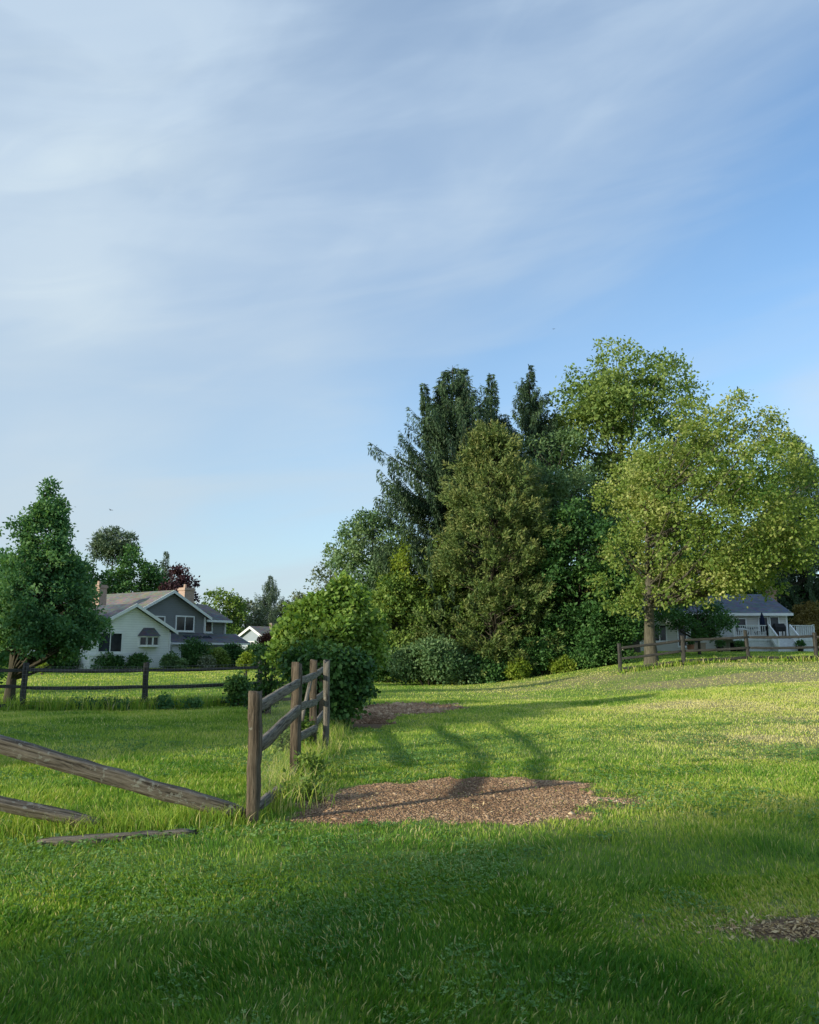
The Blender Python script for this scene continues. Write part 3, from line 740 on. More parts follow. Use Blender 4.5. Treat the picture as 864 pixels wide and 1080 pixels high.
tree('broadleaf_tree', 'dark green tree hidden in the heart of the clump behind the cedar trunk', 'tree', X(522, 49), 49, 8.4,
     [(.03, 2.2), (.4, 2.6), (.7, 2.0), (.97, .6)], 51, M['leaf_mid'], 'bark_dark', nl=70, lr=.85, ncl=30, nlf=12, csz=.17, L=.22, Wd=.13, r0=.15, zlo=.08)
rb = random.Random(5)
def blob(n, w_, dp, h, rr_, seed):
    q = random.Random(seed); o = []
    for i in range(n):
        a = q.random() * 2 * PI; k = math.sqrt(q.random()); z = q.random()
        s = (1 - .55 * z)
        o.append((math.cos(a) * k * w_ * s, math.sin(a) * k * dp * s, rr_ * .5 + z * (h - rr_ * 1.4), rr_ * q.uniform(.7, 1.25)))
    return o
shrub('honeysuckle_bush', 'arching grey green bush spilling onto the lawn at the left front of the clump', 'bush', X(452, 42), 42, blob(26, 2.2, 1.3, 2.2, .62, 1), 61, M['leaf_grey_green'], 46, 12, .12, .15, .08, up=.5)
shrub('bush', 'low dark bush with pale blossom behind the spilling grey green bush', 'bush', X(398, 45), 45, blob(18, 1.7, 1.0, 2.4, .6, 2), 62, M['leaf_dark'], 42, 11, .12, .15, .09)
shrub('bush', 'bright green small bush glowing at the foot of the cedar', 'bush', X(548, 42.3), 42.3, blob(9, .7, .5, .95, .34, 3), 63, M['leaf_lime'], 30, 11, .08, .12, .08)
shrub('bush', 'bright green small bush right of the other glowing one, under the dark tree', 'bush', X(590, 42.6), 42.6, blob(9, .8, .5, .75, .3, 4), 64, M['leaf_lime'], 26, 11, .08, .12, .08)
shrub('bush', 'dark green undergrowth bush below the middle of the cedar', 'bush', X(512, 42.8), 42.8, blob(18, 1.5, .8, 1.5, .5, 5), 65, M['leaf_dark'], 42, 11, .11, .14, .09)
shrub('bush', 'dark undergrowth bush between the two glowing small bushes', 'bush', X(569, 43.2), 43.2, blob(16, 1.4, .8, 1.9, .5, 6), 66, M['leaf_dark'], 42, 11, .11, .14, .09)
shrub('bush', 'dark spreading bush ending the clump near the big trunk', 'bush', X(632, 42.8), 42.8, blob(18, 1.5, .8, 1.7, .5, 7), 67, M['leaf_dark'], 42, 11, .11, .14, .09)

# ------------------------------------------------------------------ the yellow green tree and its surroundings
tree('maple_tree', 'broad yellow green tree with sturdy grey trunk behind the right fence', 'tree', X(687, 38.6), 38.6, 12.7,
     [(.25, 2.4), (.32, 3.7), (.42, 4.6), (.56, 4.7), (.70, 4.1), (.83, 3.0), (.93, 2.0), (.99, .6)], 71, M['leaf_yellow_green'], 'bark', nl=165, lr=.76, ncl=36, nlf=15, csz=.17, L=.15, Wd=.105,
     r0=.31, top=.6, shift=(1.35, 0, 3.4), jitter=.17, zlo=.35, frac=.45, extra=[(-1.0, -1.0, 3.1, .6), (.2, -1.8, 3.0, .5), (8.4, -.4, 6.6, .9), (7.4, -1, 5.8, .7), (4.7, 0, 12.6, .5), (2.6, -2.0, 4.2, .7), (4.2, -1.6, 4.4, .6), (-1.6, 0, 7.9, .8), (.6, -1, 9.8, .8), (-1.7, -.6, 2.7, .5), (-1.1, -1.2, 2.5, .45), (-2.4, -.4, 3.6, .55), (2.2, -.5, 12.0, .7), (6.6, 0, 10.6, .7)])
spruce('pine_tree', 'dark pine with open layered boughs at the right edge behind the yellow green tree', X(858, 80), 80, 21.5, 7.0, 72, M['needle_spruce'], dens=.7, base=.10, upsw=.2, pw=.6)
tree('broadleaf_tree', 'dark tree behind the roof of the house with the deck', 'tree', X(812, 84), 84, 13.5, [(.1, 4), (.4, 5), (.7, 4), (.97, 1.2)], 73, M['leaf_dark'], 'bark_dark', nl=70, lr=1.3, ncl=30, nlf=11, csz=.3, L=.36, Wd=.22, r0=.3)
tree('broadleaf_tree', 'dark tree filling the space left of the big trunk', 'tree', X(672, 74), 74, 12.5, [(.05, 4), (.4, 5), (.7, 4), (.97, 1.2)], 74, M['leaf_dark'], 'bark_dark', nl=70, lr=1.3, ncl=30, nlf=11, csz=.3, L=.36, Wd=.22, r0=.3)
tree('broadleaf_tree', 'dark tree behind the middle of the house with the deck', 'tree', X(745, 82), 82, 12.5, [(.05, 4), (.4, 5), (.7, 4), (.97, 1.2)], 75, M['leaf_dark'], 'bark_dark', nl=70, lr=1.3, ncl=30, nlf=11, csz=.3, L=.36, Wd=.22, r0=.3)
tree('dogwood', 'dark layered small tree standing in front of the deck house', 'tree', X(738, 55), 55, 4.3, [(.28, 1.6), (.5, 2.5), (.75, 2.0), (.97, .6)], 76, M['leaf_dark'], 'bark_dark', nl=44, lr=.6, ncl=24, nlf=11, csz=.16, L=.18, Wd=.11, r0=.11, zflat=.35, jitter=.2)
tree('broadleaf_tree', 'dark low tree in deep shade left of the big trunk before the pale house wall', 'tree', X(664, 60), 60, 4.9, [(.03, 1.5), (.4, 1.9), (.75, 1.5), (.97, .5)], 78, M['leaf_dark'], 'bark_dark', nl=40, lr=.6, ncl=28, nlf=11, csz=.16, L=.2, Wd=.12, r0=.1, zlo=.1)
shrub('bush', 'golden tan shrub at the right edge beside the deck', 'bush', X(858, 74), 74, blob(24, 1.6, 1.2, 4.6, .7, 8), 77, M['leaf_gold'], 34, 10, .14, .17, .11)

# ------------------------------------------------------------------ left side trees
tree('pear_tree', 'pointed green tree standing just behind the far fence at left', 'tree', X(14, 24.8), 24.8, 6.75,
     [(.24, 1.2), (.34, 1.75), (.46, 1.45), (.62, 1.08), (.76, .8), (.9, .42), (.985, .1)], 81, M['leaf_left'], 'bark_dark', nl=230, lr=.30, ncl=26, nlf=13, csz=.085, L=.105, Wd=.066, r0=.15, shift=(.72, 0, 0), zlo=.12, jitter=.14,
     extra=[(2.2, 0, 1.9, .35), (2.0, -.3, 1.6, .3), (1.3, 0, 1.5, .3), (2.55, 0, 2.2, .26), (1.6, .2, 1.75, .35)])
tree('broadleaf_tree', 'leafy tree cut by the left edge of the picture behind the pointed tree', 'tree', X(-32, 31), 31, 6.8, [(.1, 1.6), (.4, 2.1), (.75, 1.6), (.97, .4)], 82, M['leaf_left'], 'bark_dark', nl=70, lr=.55, ncl=32, nlf=12, csz=.13, L=.15, Wd=.1, r0=.14)
tree('pine_tree', 'flat-topped pine standing above the roofs at left', 'conifer', X(112, 112), 112, 18.2, [(.72, 1.6), (.8, 3.2), (.9, 2.8), (.98, 1.2)], 83, M['needle_far'], 'bark_dark', nl=34, lr=1.0, ncl=26, nlf=12, csz=.24, L=.5, Wd=.14, r0=.3, top=.9, zflat=.4)
tree('broadleaf_tree', 'round dark green tree behind the left chimney', 'tree', X(132, 92), 92, 12.6, [(.1, 3.5), (.45, 4.6), (.75, 3.8), (.97, 1.2)], 84, M['leaf_dark'], 'bark_dark', nl=80, lr=1.1, ncl=32, nlf=11, csz=.26, L=.34, Wd=.22, r0=.3)
tree('broadleaf_tree', 'wide green tree low behind the pointed tree and the house', 'tree', X(78, 90), 90, 11.5, [(.1, 3.5), (.45, 4.6), (.75, 3.8), (.97, 1.2)], 85, M['leaf_dark'], 'bark_dark', nl=70, lr=1.1, ncl=30, nlf=11, csz=.26, L=.34, Wd=.22, r0=.3)
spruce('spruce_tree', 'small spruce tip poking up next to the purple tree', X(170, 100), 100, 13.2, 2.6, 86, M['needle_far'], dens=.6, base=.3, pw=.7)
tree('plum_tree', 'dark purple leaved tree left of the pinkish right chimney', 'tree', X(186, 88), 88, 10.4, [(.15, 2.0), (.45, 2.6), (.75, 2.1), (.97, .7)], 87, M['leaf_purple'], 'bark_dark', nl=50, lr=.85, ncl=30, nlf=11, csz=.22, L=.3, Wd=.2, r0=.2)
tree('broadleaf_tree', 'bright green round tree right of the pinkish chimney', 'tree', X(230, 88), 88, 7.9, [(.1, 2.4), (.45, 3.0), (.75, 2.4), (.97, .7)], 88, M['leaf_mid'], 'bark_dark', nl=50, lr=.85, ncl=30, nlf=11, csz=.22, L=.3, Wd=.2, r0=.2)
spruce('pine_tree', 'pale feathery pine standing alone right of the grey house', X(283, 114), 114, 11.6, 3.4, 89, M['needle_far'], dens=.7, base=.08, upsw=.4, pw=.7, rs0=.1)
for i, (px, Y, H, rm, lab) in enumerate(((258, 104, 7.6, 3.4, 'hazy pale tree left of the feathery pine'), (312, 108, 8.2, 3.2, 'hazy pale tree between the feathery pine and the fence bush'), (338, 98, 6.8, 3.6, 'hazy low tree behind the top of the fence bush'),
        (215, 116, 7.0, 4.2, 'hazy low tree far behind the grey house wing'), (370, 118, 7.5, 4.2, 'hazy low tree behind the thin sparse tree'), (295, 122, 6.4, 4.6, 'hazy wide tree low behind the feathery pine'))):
    tree('broadleaf_tree', lab, 'tree', X(px, Y), Y, H, [(.03, rm * .8), (.4, rm), (.75, rm * .75), (.97, rm * .25)], 90 + i, M['leaf_pale' if i in (0, 1) else 'leaf_grey_green'], 'bark_dark', nl=40, lr=1.0, ncl=24, nlf=10, csz=.28, L=.36, Wd=.22, r0=.18, zlo=.08)  # haze over these far trees is painted as paler leaf colour
# trees out of the frame, on the sun's side: they throw the long evening shadows over the lawn
SU, SV = np.array([.82, .57]), np.array([-.57, .82])
def off_tree(u, v, H, rm, seed, lab):
    p = SU * u + SV * v
    tree('broadleaf_tree', lab, 'tree', float(p[0]), float(p[1]), H, [(.0, rm * .9), (.3, rm), (.7, rm * .9), (.9, rm * .6), (.99, rm * .2)], seed, M['leaf_mid'], 'bark_dark', nl=60, lr=rm * .34, ncl=46, nlf=12, csz=.34, L=.5, Wd=.36, r0=.3, zlo=.08, group='trees behind the viewer', frac=.4)
for i, (u, v, H, rm) in enumerate(((-24, 1.6, 9.6, 3.3), (-26, -3.4, 10.5, 3.6), (-23, -8.4, 9.6, 3.4), (-26, -13.5, 11, 3.8), (-25, -19, 10, 3.8),
                                   (-22, 15.6, 7.7, 2.3), (-21, 19.6, 7.8, 2.5), (-23, 23.8, 7.9, 2.5), (-12, 55, 8.6, 4), (-12, 62, 9.0, 4.2), (-12, 69, 8.7, 4), (-12, 76.5, 8.4, 4))):
    off_tree(u, v, H * 1.24, rm, 200 + i, 'leafy tree outside the picture throwing a long evening shadow')

# ------------------------------------------------------------------ leafy bush on the fence
vl = [(-.10, 0, .35, .36), (.12, .1, .7, .42), (-.2, -.05, .95, .42), (.3, .05, 1.1, .42), (-.32, .1, 1.15, .38), (.05, -.1, 1.25, .38), (.48, .1, 1.2, .34), (-.55, 0, 1.25, .32), (.35, 0, .45, .3), (.52, .1, .85, .3)]
shrub('fence_bush', 'dense glossy leaved bush swallowing the end of the fence', 'bush', X(347, 17), 17.0, vl, 101, M['leaf_vine_dark'], 70, 12, .075, .105, .075, stems=8, up=.2, droop=.35)
vl2 = [(-.35, .3, .8, .45), (.25, .2, .8, .5), (-.55, 0, 1.5, .48), (.05, -.1, 1.6, .55), (.5, 0, 1.5, .45), (-.4, .1, 2.0, .42), (.3, 0, 2.1, .44), (.62, .1, 2.0, .3), (0, 0, 2.4, .30), (.45, .1, 2.5, .28), (-.8, .1, 1.7, .30), (.8, 0, 1.75, .26),
       (.15, .1, 2.85, .13), (-.3, 0, 2.6, .14), (.6, 0, 2.75, .13), (-1.0, 0, 1.4, .2), (-.62, .1, 2.35, .15), (.95, .1, 2.15, .14), (-.98, 0, 1.95, .13), (.32, .1, 3.05, .09), (.92, 0, 1.4, .18)]
shrub('fence_bush', 'bright green sunlit bush rising behind the dark glossy bush', 'bush', X(347, 18.9), 18.9, vl2, 102, M['leaf_vine'], 62, 11, .10, .115, .08, stems=8, up=.4)

# ------------------------------------------------------------------ fences
def timber(name, p, q, wd, ht, mat, parent=None, seed=0, taper=.0, rough=.12, segs=9, roll=0.0, sag=0.0):
    """rough split timber from p to q; its grain runs along local Z"""
    from mathutils import Vector, Matrix
    r = np.random.default_rng(seed)
    p, q = np.array(p, float), np.array(q, float); L = np.linalg.norm(q - p); d = (q - p) / L
    k = 8
    th = (np.arange(k) + .5) * 2 * PI / k
    bx_ = np.sign(np.cos(th)) * np.abs(np.cos(th)) ** .3; by_ = np.sign(np.sin(th)) * np.abs(np.sin(th)) ** .3
    cor = 1 + r.normal(0, rough, k)
    V = []; z = np.linspace(0, 1, segs); wob = np.cumsum(r.normal(0, .0045, (segs, 2)), 0); wob -= np.linspace(0, 1, segs)[:, None] * wob[-1]
    for i in range(segs):
        t = 1.0
        e = min(z[i], 1 - z[i])
        if taper: t = 1 - taper * max(0, 1 - e / .10)
        jr = cor * (1 + r.normal(0, rough * .28, k))
        V.append(np.stack([bx_ * wd / 2 * jr * t + wob[i, 0] * .8, by_ * ht / 2 * jr * t + wob[i, 1] * .8 - sag * math.sin(PI * z[i]), np.full(k, z[i] * L)], 1))
    for end in (0, -1):
        V[end][:, 2] += r.normal(0, .016, k)
    V = np.concatenate(V)
    i = np.arange(segs - 1)[:, None] * k; j = np.arange(k)[None, :]; jn = (j + 1) % k
    F = np.stack([i + j, i + jn, i + k + jn, i + k + j], -1).reshape(-1, 4)
    caps = [np.arange(k)[::-1][None], (np.arange(k) + (segs - 1) * k)[None]]
    o = np_mesh(name, V, [F] + caps, mat, None, parent)
    zc_ = Vector(d); up = Vector((0, 0, 1)) if abs(d[2]) < .9 else Vector((0, -1, 0))
    xa = up.cross(zc_).normalized(); ya = zc_.cross(xa)
    mt = Matrix((xa, ya, zc_)).transposed().to_4x4() @ Matrix.Rotation(roll, 4, 'Z')
    off = Vector(parent.location) if parent else Vector((0, 0, 0))
    mt.translation = Vector(p) - off
    o.matrix_local = mt
    return o
def wire_panel(name, p, q, h, z0, parent, step=.05, hs=.1, r=.0016):
    p, q = np.array(p, float), np.array(q, float); L = np.linalg.norm((q - p)[:2]); n = int(L / step)
    vs, fs, k = [], [], 0
    def seg(a, b):
        nonlocal k
        v, f = tube_np(np.array([a, b]), np.array([r, r]), 3); vs.append(v); fs.append(f + k); k += len(v)
    off = np.array(parent.location)
    for i in range(n + 1):
        a = p + (q - p) * i / n - off; seg(a + [0, 0, z0], a + [0, 0, z0 + h])
    for j in range(int(h / hs) + 1):
        seg(p - off + [0, 0, z0 + j * hs], q - off + [0, 0, z0 + j * hs])
    return np_mesh(name, np.concatenate(vs), [np.concatenate(fs)], M['wire'], None, parent)

# near fence running away from the viewer
g0 = at(267, 858, 7.75); x0, y0 = g0[0], 7.75
x1, y1 = X(314, 10.5), 10.5
x2, y2 = X(332, 12.9), 12.9
x3, y3 = X(341, 16.6), 16.6
nf = thing('split_rail_fence', 'weathered split rail fence running away from the viewer into the leafy bush', 'fence', (x0, y0, tz(x0, y0)))
def gp(x, y, z): return (x, y, tz(x, y) + z)
z_ = at(265, 729, y0)[2]
p = timber('post', (x0, y0, tz(x0, y0) - .3), (x0 - .012, y0 - .02, z_), .12, .11, M['post_wood'], nf, 1, 0, .07, 14, .12); tag(p, 'lone near post with split reddish brown top')
timber('post', (x1, y1, tz(x1, y1) - .3), (x1 - .01, y1, at(313, 699, y1)[2]), .112, .09, M['post_wood'], nf, 2, 0, .07, 14, -.2)
timber('post', (x2, y2, tz(x2, y2) - .3), (x2 - .01, y2, at(331, 696, y2)[2]), .108, .09, M['post_wood'], nf, 3, 0, .07, 14, .1)
timber('post', (x2 + .15, y2 + .25, tz(x2, y2) - .3), (x2 + .16, y2 + .25, at(331, 697, y2)[2]), .09, .08, M['rail_wood'], nf, 4, 0, .07, 12, .3)
timber('post', (x3, y3, tz(x3, y3) - .3), (x3, y3, tz(x3, y3) + 1.3), .13, .10, M['post_wood'], nf, 5, 0, .07, 12)
def rail(a, ya, b, yb, seed, hh=.098, ww=.055, mat='rail_wood', fl=0.0):
    timber('rail', at(a[0], a[1], ya), at(b[0], b[1], yb), ww, hh, M[mat], nf, seed, .25, .10, 12, fl, .015)
rail((271, 747), y0, (316, 719), y1 + .05, 11)
rail((271, 790), y0, (316, 747), y1 + .05, 12, .12)
rail((271, 851), y0, (316, 811), y1 + .05, 13, .09)
rail((313, 719), y1, (334, 711), y2 + .05, 14)
rail((313, 746), y1, (334, 740), y2 + .05, 15)
rail((313, 778), y1, (334, 767), y2 + .05, 16)
rail((331, 712), y2, (343, 705), y3, 17)
rail((331, 740), y2, (343, 729), y3, 18)
rail((331, 766), y2, (343, 750), y3, 19)
wire_panel('wire_mesh', (x0 + .04, y0, tz(x0, y0)), (x1 - .07, y1, tz(x1, y1)), 1.05, .05, nf, .1, .1, .0006)
sp = timber('leaning_pole', at(319, 760, 11.6), at(329, 712, 12.4), .05, .04, M['rail_wood'], None, 31, .2, .08, 8)
tag(sp, 'thin grey pole leaning between the second and third fence posts', 'pole')

# fallen rails of the broken bay
lx, ly = -4.75, 7.0
lp = timber('fence_post', (lx, ly, tz(lx, ly) - .3), (lx + .02, ly, tz(lx, ly) + 1.25), .145, .125, M['post_wood'], None, 6, 0, .07, 14)
tag(lp, 'fence post left outside the picture carrying the fallen rails', 'fence post')
a = at(262, 860, 7.8); b0 = at(0, 783, 7.25); b = a + (b0 - a) * 1.42
f1_ = timber('fallen_rail', b, a, .085, .125, M['rail_lichen'], None, 41, .35, .12, 22, .25, .01); tag(f1_, 'long lichen-spotted rail slanting down to the grass by the near post', 'fence rail', 'fallen fence rails')
a = at(104, 870, 7.35); b0 = at(0, 847, 7.15); b = a + (b0 - a) * 2.1
f2_ = timber('fallen_rail', b, a, .10, .115, M['rail_lichen'], None, 42, .2, .15, 16, .5, .01); tag(f2_, 'short thick rail with broken end below the long slanting rail', 'fence rail', 'fallen fence rails')
pa, pb = at(42, 884, 6.85), at(205, 871, 7.2)
f3_ = timber('fallen_rail', (pa[0], 6.85, tz(pa[0], 6.85) + .02), (pb[0], 7.2, tz(pb[0], 7.2) + .02), .09, .06, M['rail_lichen'], None, 43, .3, .12, 14, .1); tag(f3_, 'weathered rail lying flat in the grass', 'fence rail', 'fallen fence rails')

# far fence across the left pasture
ff = thing('split_rail_fence', 'grey split rail fence with wire crossing behind the left pasture', 'fence', (X(155, 22.3), 22.3, tz(X(155, 22.3), 22.3)))
FP = [(X(-101, 22.5), 22.5), (X(27, 22.2), 22.2), (X(155, 22.3), 22.3), (X(275, 24.2), 24.2), (X(385, 26.3), 26.3)]
for i, (x, y) in enumerate(FP):
    timber('post', gp(x, y, -.3), gp(x + (.04 if i == 1 else .0), y, 1.24), .135, .12, M['far_wood'], ff, 50 + i, 0, .06, 10)
for i in range(len(FP) - 1):
    (xa, ya), (xb, yb) = FP[i], FP[i + 1]
    for j, z in enumerate((1.05, .60, .12)):
        if i == 1 and j == 2: z = .05
        timber('rail', gp(xa, ya - .02, z), gp(xb, yb - .02, z + (.02 if j else 0)), .05, .088, M['far_wood'], ff, 60 + i * 3 + j, .2, .1, 10, 0, .02)
    if i in (1, 2): wire_panel('wire_mesh', gp(xa, ya - .09, 0), gp(xb, yb - .09, 0), 1.1, .04, ff, .1, .1, .002)

# fence along the rise at right
rf = thing('split_rail_fence', 'three-rail fence on the rise passing in front of the big trunk', 'fence', (X(721, 36.6), 36.6, tz(X(721, 36.6), 36.6)))
RP = [(X(654, 36.3), 36.3), (X(721, 36.6), 36.6), (X(791, 37.0), 37.0), (X(861, 37.4), 37.4), (X(932, 37.8), 37.8)]
for i, (x, y) in enumerate(RP):
    timber('post', gp(x, y, -.3), gp(x - (.14 if i == 2 else .02), y, 1.28 if i != 2 else 1.38), .15, .13, M['far_wood'], rf, 80 + i, 0, .06, 10)
for i in range(len(RP) - 1):
    (xa, ya), (xb, yb) = RP[i], RP[i + 1]
    for j, z in enumerate((1.08, .62, .2)):
        timber('rail', gp(xa, ya - .02, z), gp(xb, yb - .02, z + (.04 if i == 2 and j == 0 else 0)), .06, .11, M['far_wood'], rf, 90 + i * 3 + j, .2, .1, 10, 0, .02)

# tall weeds along the fences
def weeds(name, pts, n, spread, h, wd, lab, seed, dryk=.25, mat='grass'):
    r = np.random.default_rng(seed); pts = np.array(pts, float)
    s = r.random(n) * (len(pts) - 1); i = np.minimum(s.astype(int), len(pts) - 2); f = (s - i)[:, None]
    q = pts[i, :2] * (1 - f) + pts[i + 1, :2] * f
    cl = r.normal(0, 1, (60, 2)) * .9
    q = q + r.normal(0, spread, (n, 2))
    keep = fbm(q[:, 0], q[:, 1], .45, 71) > .40
    q = q[keep]; n = len(q); z = terrain(q[:, 0], q[:, 1]) - .01
    H = h * (.35 + .9 * r.random(n) ** 1.4); W = wd * (.6 + .8 * r.random(n)); th = r.random(n) * 2 * PI
    tang = np.stack([np.cos(th), np.sin(th)], 1); lean = r.normal(0, .38, (n, 2)) * H[:, None]
    b = np.stack([q[:, 0], q[:, 1], z], 1); V = np.zeros((n, 5, 3))
    def off(l, hh, s): 
        o = b.copy(); o[:, :2] += lean * l + tang * (W * s * .5)[:, None]; o[:, 2] += H * hh; return o
    V[:, 0] = off(0, 0, -1); V[:, 1] = off(0, 0, 1); V[:, 2] = off(.35, .6, .8); V[:, 3] = off(.35, .6, -.8); V[:, 4] = off(1.1, .95, 0)
    k = np.arange(n)[:, None] * 5
    t = .25 + .4 * r.random(n); t = np.where(r.random(n) < dryk, .82 + .18 * r.random(n), t)
    T = np.repeat(t, 5).reshape(n, 5); T[:, :2] -= .12
    return tag(np_mesh(name, V.reshape(-1, 3), [k + np.array([0, 1, 2, 3]), k + np.array([3, 2, 4])], M[mat], np.clip(T, 0, 1).ravel()), lab, 'weeds', None, 'stuff')
weeds('tall_grass', [(x0 + .1, y0 + .5), (x1, y1), (x2, y2), (x3 + .2, y3)], 7000, .16, .28, .007, 'uncut grass and straw along the foot of the near fence', 1, .3)
weeds('tall_grass', [(lx, ly + .2), (-2.8, 7.35), (x0 - .1, y0 + .05)], 6500, .17, .18, .007, 'longer grass around the fallen rails', 2, .08)
weeds('tall_grass', [FP[0], FP[1], FP[2], FP[3]], 7000, .22, .38, .02, 'weeds along the foot of the far left fence', 3, .06)
weeds('tall_grass', [RP[0], RP[2], RP[4]], 3000, .2, .3, .03, 'weeds along the foot of the right fence', 4, .15)
wr = np.random.default_rng(77)
def bl(n, w_, dp, h, r_, s): return blob(n, w_, dp, h, r_, s)
shrub('weed_clump', 'broad leaved weeds at the foot of the second fence post', 'weeds', x1 + .2, y1 - .35, bl(6, .3, .25, .26, .09, 21), 121, M['leaf_mid'], 10, 7, .045, .06, .035, stems=2)
shrub('weed_clump', 'broad leaved weeds on the lawn side of the near fence, closest clump', 'weeds', x0 + .35, y0 + 1.1, bl(6, .35, .4, .18, .07, 22), 122, M['leaf_mid'], 9, 7, .04, .055, .03, stems=2)
shrub('weed_clump', 'weedy seedlings climbing the third fence post', 'weeds', x2 - .25, y2 - .2, bl(8, .3, .25, .6, .14, 23), 123, M['leaf_mid'], 18, 8, .05, .06, .035, stems=3)
shrub('weed_clump', 'weeds gathered along the far fence right of its middle post', 'weeds', X(190, 22.4), 22.4, bl(10, 1.4, .25, .3, .14, 24), 124, M['leaf_left'], 11, 8, .06, .08, .05, stems=2)
shrub('weed_clump', 'weeds gathered under the far fence left of its middle post', 'weeds', X(112, 22.3), 22.3, bl(10, 1.2, .25, .28, .13, 25), 125, M['leaf_left'], 11, 8, .06, .08, .05, stems=2)
shrub('weed_clump', 'dark leafy stems rising left of the dark glossy fence bush', 'weeds', X(284, 20.5), 20.5, [(0, 0, .5, .3), (.05, 0, .95, .26), (-.1, 0, 1.35, .22), (.12, 0, 1.5, .2), (-.25, 0, .35, .3)], 126, M['leaf_vine_dark'], 26, 9, .06, .085, .05, stems=5)
shrub('weed_clump', 'sprawling weeds at the right end of the far fence', 'weeds', X(252, 23.4), 23.4, bl(12, .6, .25, .8, .2, 27), 127, M['leaf_vine_dark'], 16, 9, .06, .08, .05, stems=3)

# ------------------------------------------------------------------ grey and white house at left
def window(parent, s0, s1, z0, z1, y=0.0, mull=1, fw=.09, face=1, name='window'):
    """framed window standing proud of a wall facing local -Y"""
    f = MB()
    f.box(s0 - fw, y - .06, z0 - fw, s0, y + .02, z1 + fw).box(s1, y - .06, z0 - fw, s1 + fw, y + .02, z1 + fw)
    f.box(s0, y - .06, z1, s1, y + .02, z1 + fw).box(s0 - fw - .04, y - .09, z0 - fw - .05, s1 + fw + .04, y + .02, z0 - fw)
    f.box(s0, y - .058, z0 - fw, s1, y + .02, z0)
    for k in range(mull):
        c = s0 + (s1 - s0) * (k + 1) / (mull + 1); f.box(c - .03, y - .05, z0, c + .03, y + .02, z1)
    fo = f.build(name, M['white_trim'], parent)
    MB().box(s0, y - .02, z0, s1, y + .01, z1).build('pane', M['glass'], fo)
    return fo
h = thing('house', 'grey two-storey house with white gabled wing, brick chimneys and bay window, left', 'house', (-16.8, 58, 0), R(55))
w_ = MB(); o1 = [(-6.2, 0, -.4), (0, 0, -.4), (0, 0, 2.88), (-3.1, 0, 4.42), (-6.2, 0, 2.88)]
w_.prism(o1, [(a, 9.0, c) for a, _, c in o1]); tag(w_.build('wall', M['white_siding'], h), 'white lap-sided gable wall')
o2 = [(-.9, 3, -.4), (5.8, 3, -.4), (5.8, 3, 4.08), (2.4, 3, 5.76), (-.9, 3, 4.08)]
tag(MB().prism(o2, [(a, 13.0, c) for a, _, c in o2]).build('wall', M['grey_siding'], h), 'grey lap-sided gable wall')
tag(MB().box(5.8, 3.7, -.4, 8.5, 9, 3.95).build('wall', M['grey_siding'], h), 'grey side wing wall')
pw = MB().prism([(1.45, 1.45, -.4), (1.45, 2.998, -.4), (1.45, 2.998, 2.62), (1.45, 1.45, 2.05)], [(2.3, 1.45, -.4), (2.3, 2.998, -.4), (2.3, 2.998, 2.62), (2.3, 1.45, 2.05)])
tag(pw.build('wall', M['white_siding'], h), 'white porch end wall')
rw = MB()
def gable_roof(mb, sa, sr, sb, za, zr, y0_, y1_, t=.14):
    mb.slab([(sa, y0_, za), (sr, y0_, zr), (sr, y1_, zr), (sa, y1_, za)], t); mb.slab([(sr, y0_, zr), (sb, y0_, za), (sb, y1_, za), (sr, y1_, zr)], t)
gable_roof(rw, -6.65, -3.1, .45, 2.80, 4.60, -.35, 9.2); tag(rw.build('roof', M['dark_shingle'], h), 'dark shingle roof of the white wing')
rg = MB(); gable_roof(rg, -1.35, 2.4, 6.15, 4.0, 5.94, 2.65, 13.3); go = tag(rg.build('roof', M['tan_shingle'], h), 'sunlit grey tan shingle roof')
r2 = MB(); r2.slab([(6.16, 3.3, 3.86), (8.85, 3.3, 3.86), (8.85, 6.4, 5.25), (6.16, 6.4, 5.25)], .12); r2.slab([(8.85, 6.4, 5.25), (8.85, 9.5, 3.86), (6.16, 9.5, 3.86), (6.16, 6.4, 5.25)], .12)
r2.slab([(3.6, 6.0, 5.05), (6.16, 6.0, 5.05), (6.16, 6.4, 5.25), (3.6, 6.4, 5.25)], .1)
r2.prism([(8.5, 3.72, 3.9), (8.5, 6.4, 5.1), (8.5, 9, 3.9)], [(8.44, 3.72, 3.9), (8.44, 6.4, 5.1), (8.44, 9, 3.9)])
tag(r2.build('roof', M['dark_shingle'], h), 'dark roof of the side wing')
r3 = MB().slab([(1.2, 1.2, 2.05), (8.9, 1.2, 2.05), (8.9, 2.99, 2.78), (1.2, 2.99, 2.78)], .12); po_ = r3.build('porch_roof', M['dark_shingle'], h)
MB().slab([(3.2, 2.0, 2.425), (4.6, 2.0, 2.425), (4.6, 2.4, 2.59), (3.2, 2.4, 2.59)], .05).slab([(4.8, 2.0, 2.425), (5.7, 2.0, 2.425), (5.7, 2.4, 2.59), (4.8, 2.4, 2.59)], .05).build('skylight', M['glass'], po_)
tr = MB()
def rake(mb, sa, za, sr, zr, y, w=.09, t=.05): mb.prism([(sa, y - t, za - w - .14), (sr, y - t, zr - w - .14), (sr, y - t, zr - .005), (sa, y - t, za - .005)], [(sa, y - .002, za - w - .14), (sr, y - .002, zr - w - .14), (sr, y - .002, zr - .005), (sa, y - .002, za - .005)])
rake(tr, -6.65, 2.8, -3.1, 4.6, -.35); rake(tr, .45, 2.8, -3.1, 4.6, -.35)
rake(tr, -1.35, 4.0, 2.4, 5.94, 2.65); rake(tr, 6.15, 4.0, 2.4, 5.94, 2.65)
tr.box(6.17, 3.22, 3.68, 8.85, 3.298, 3.85).box(1.2, 1.14, 1.91, 8.9, 1.198, 2.04)
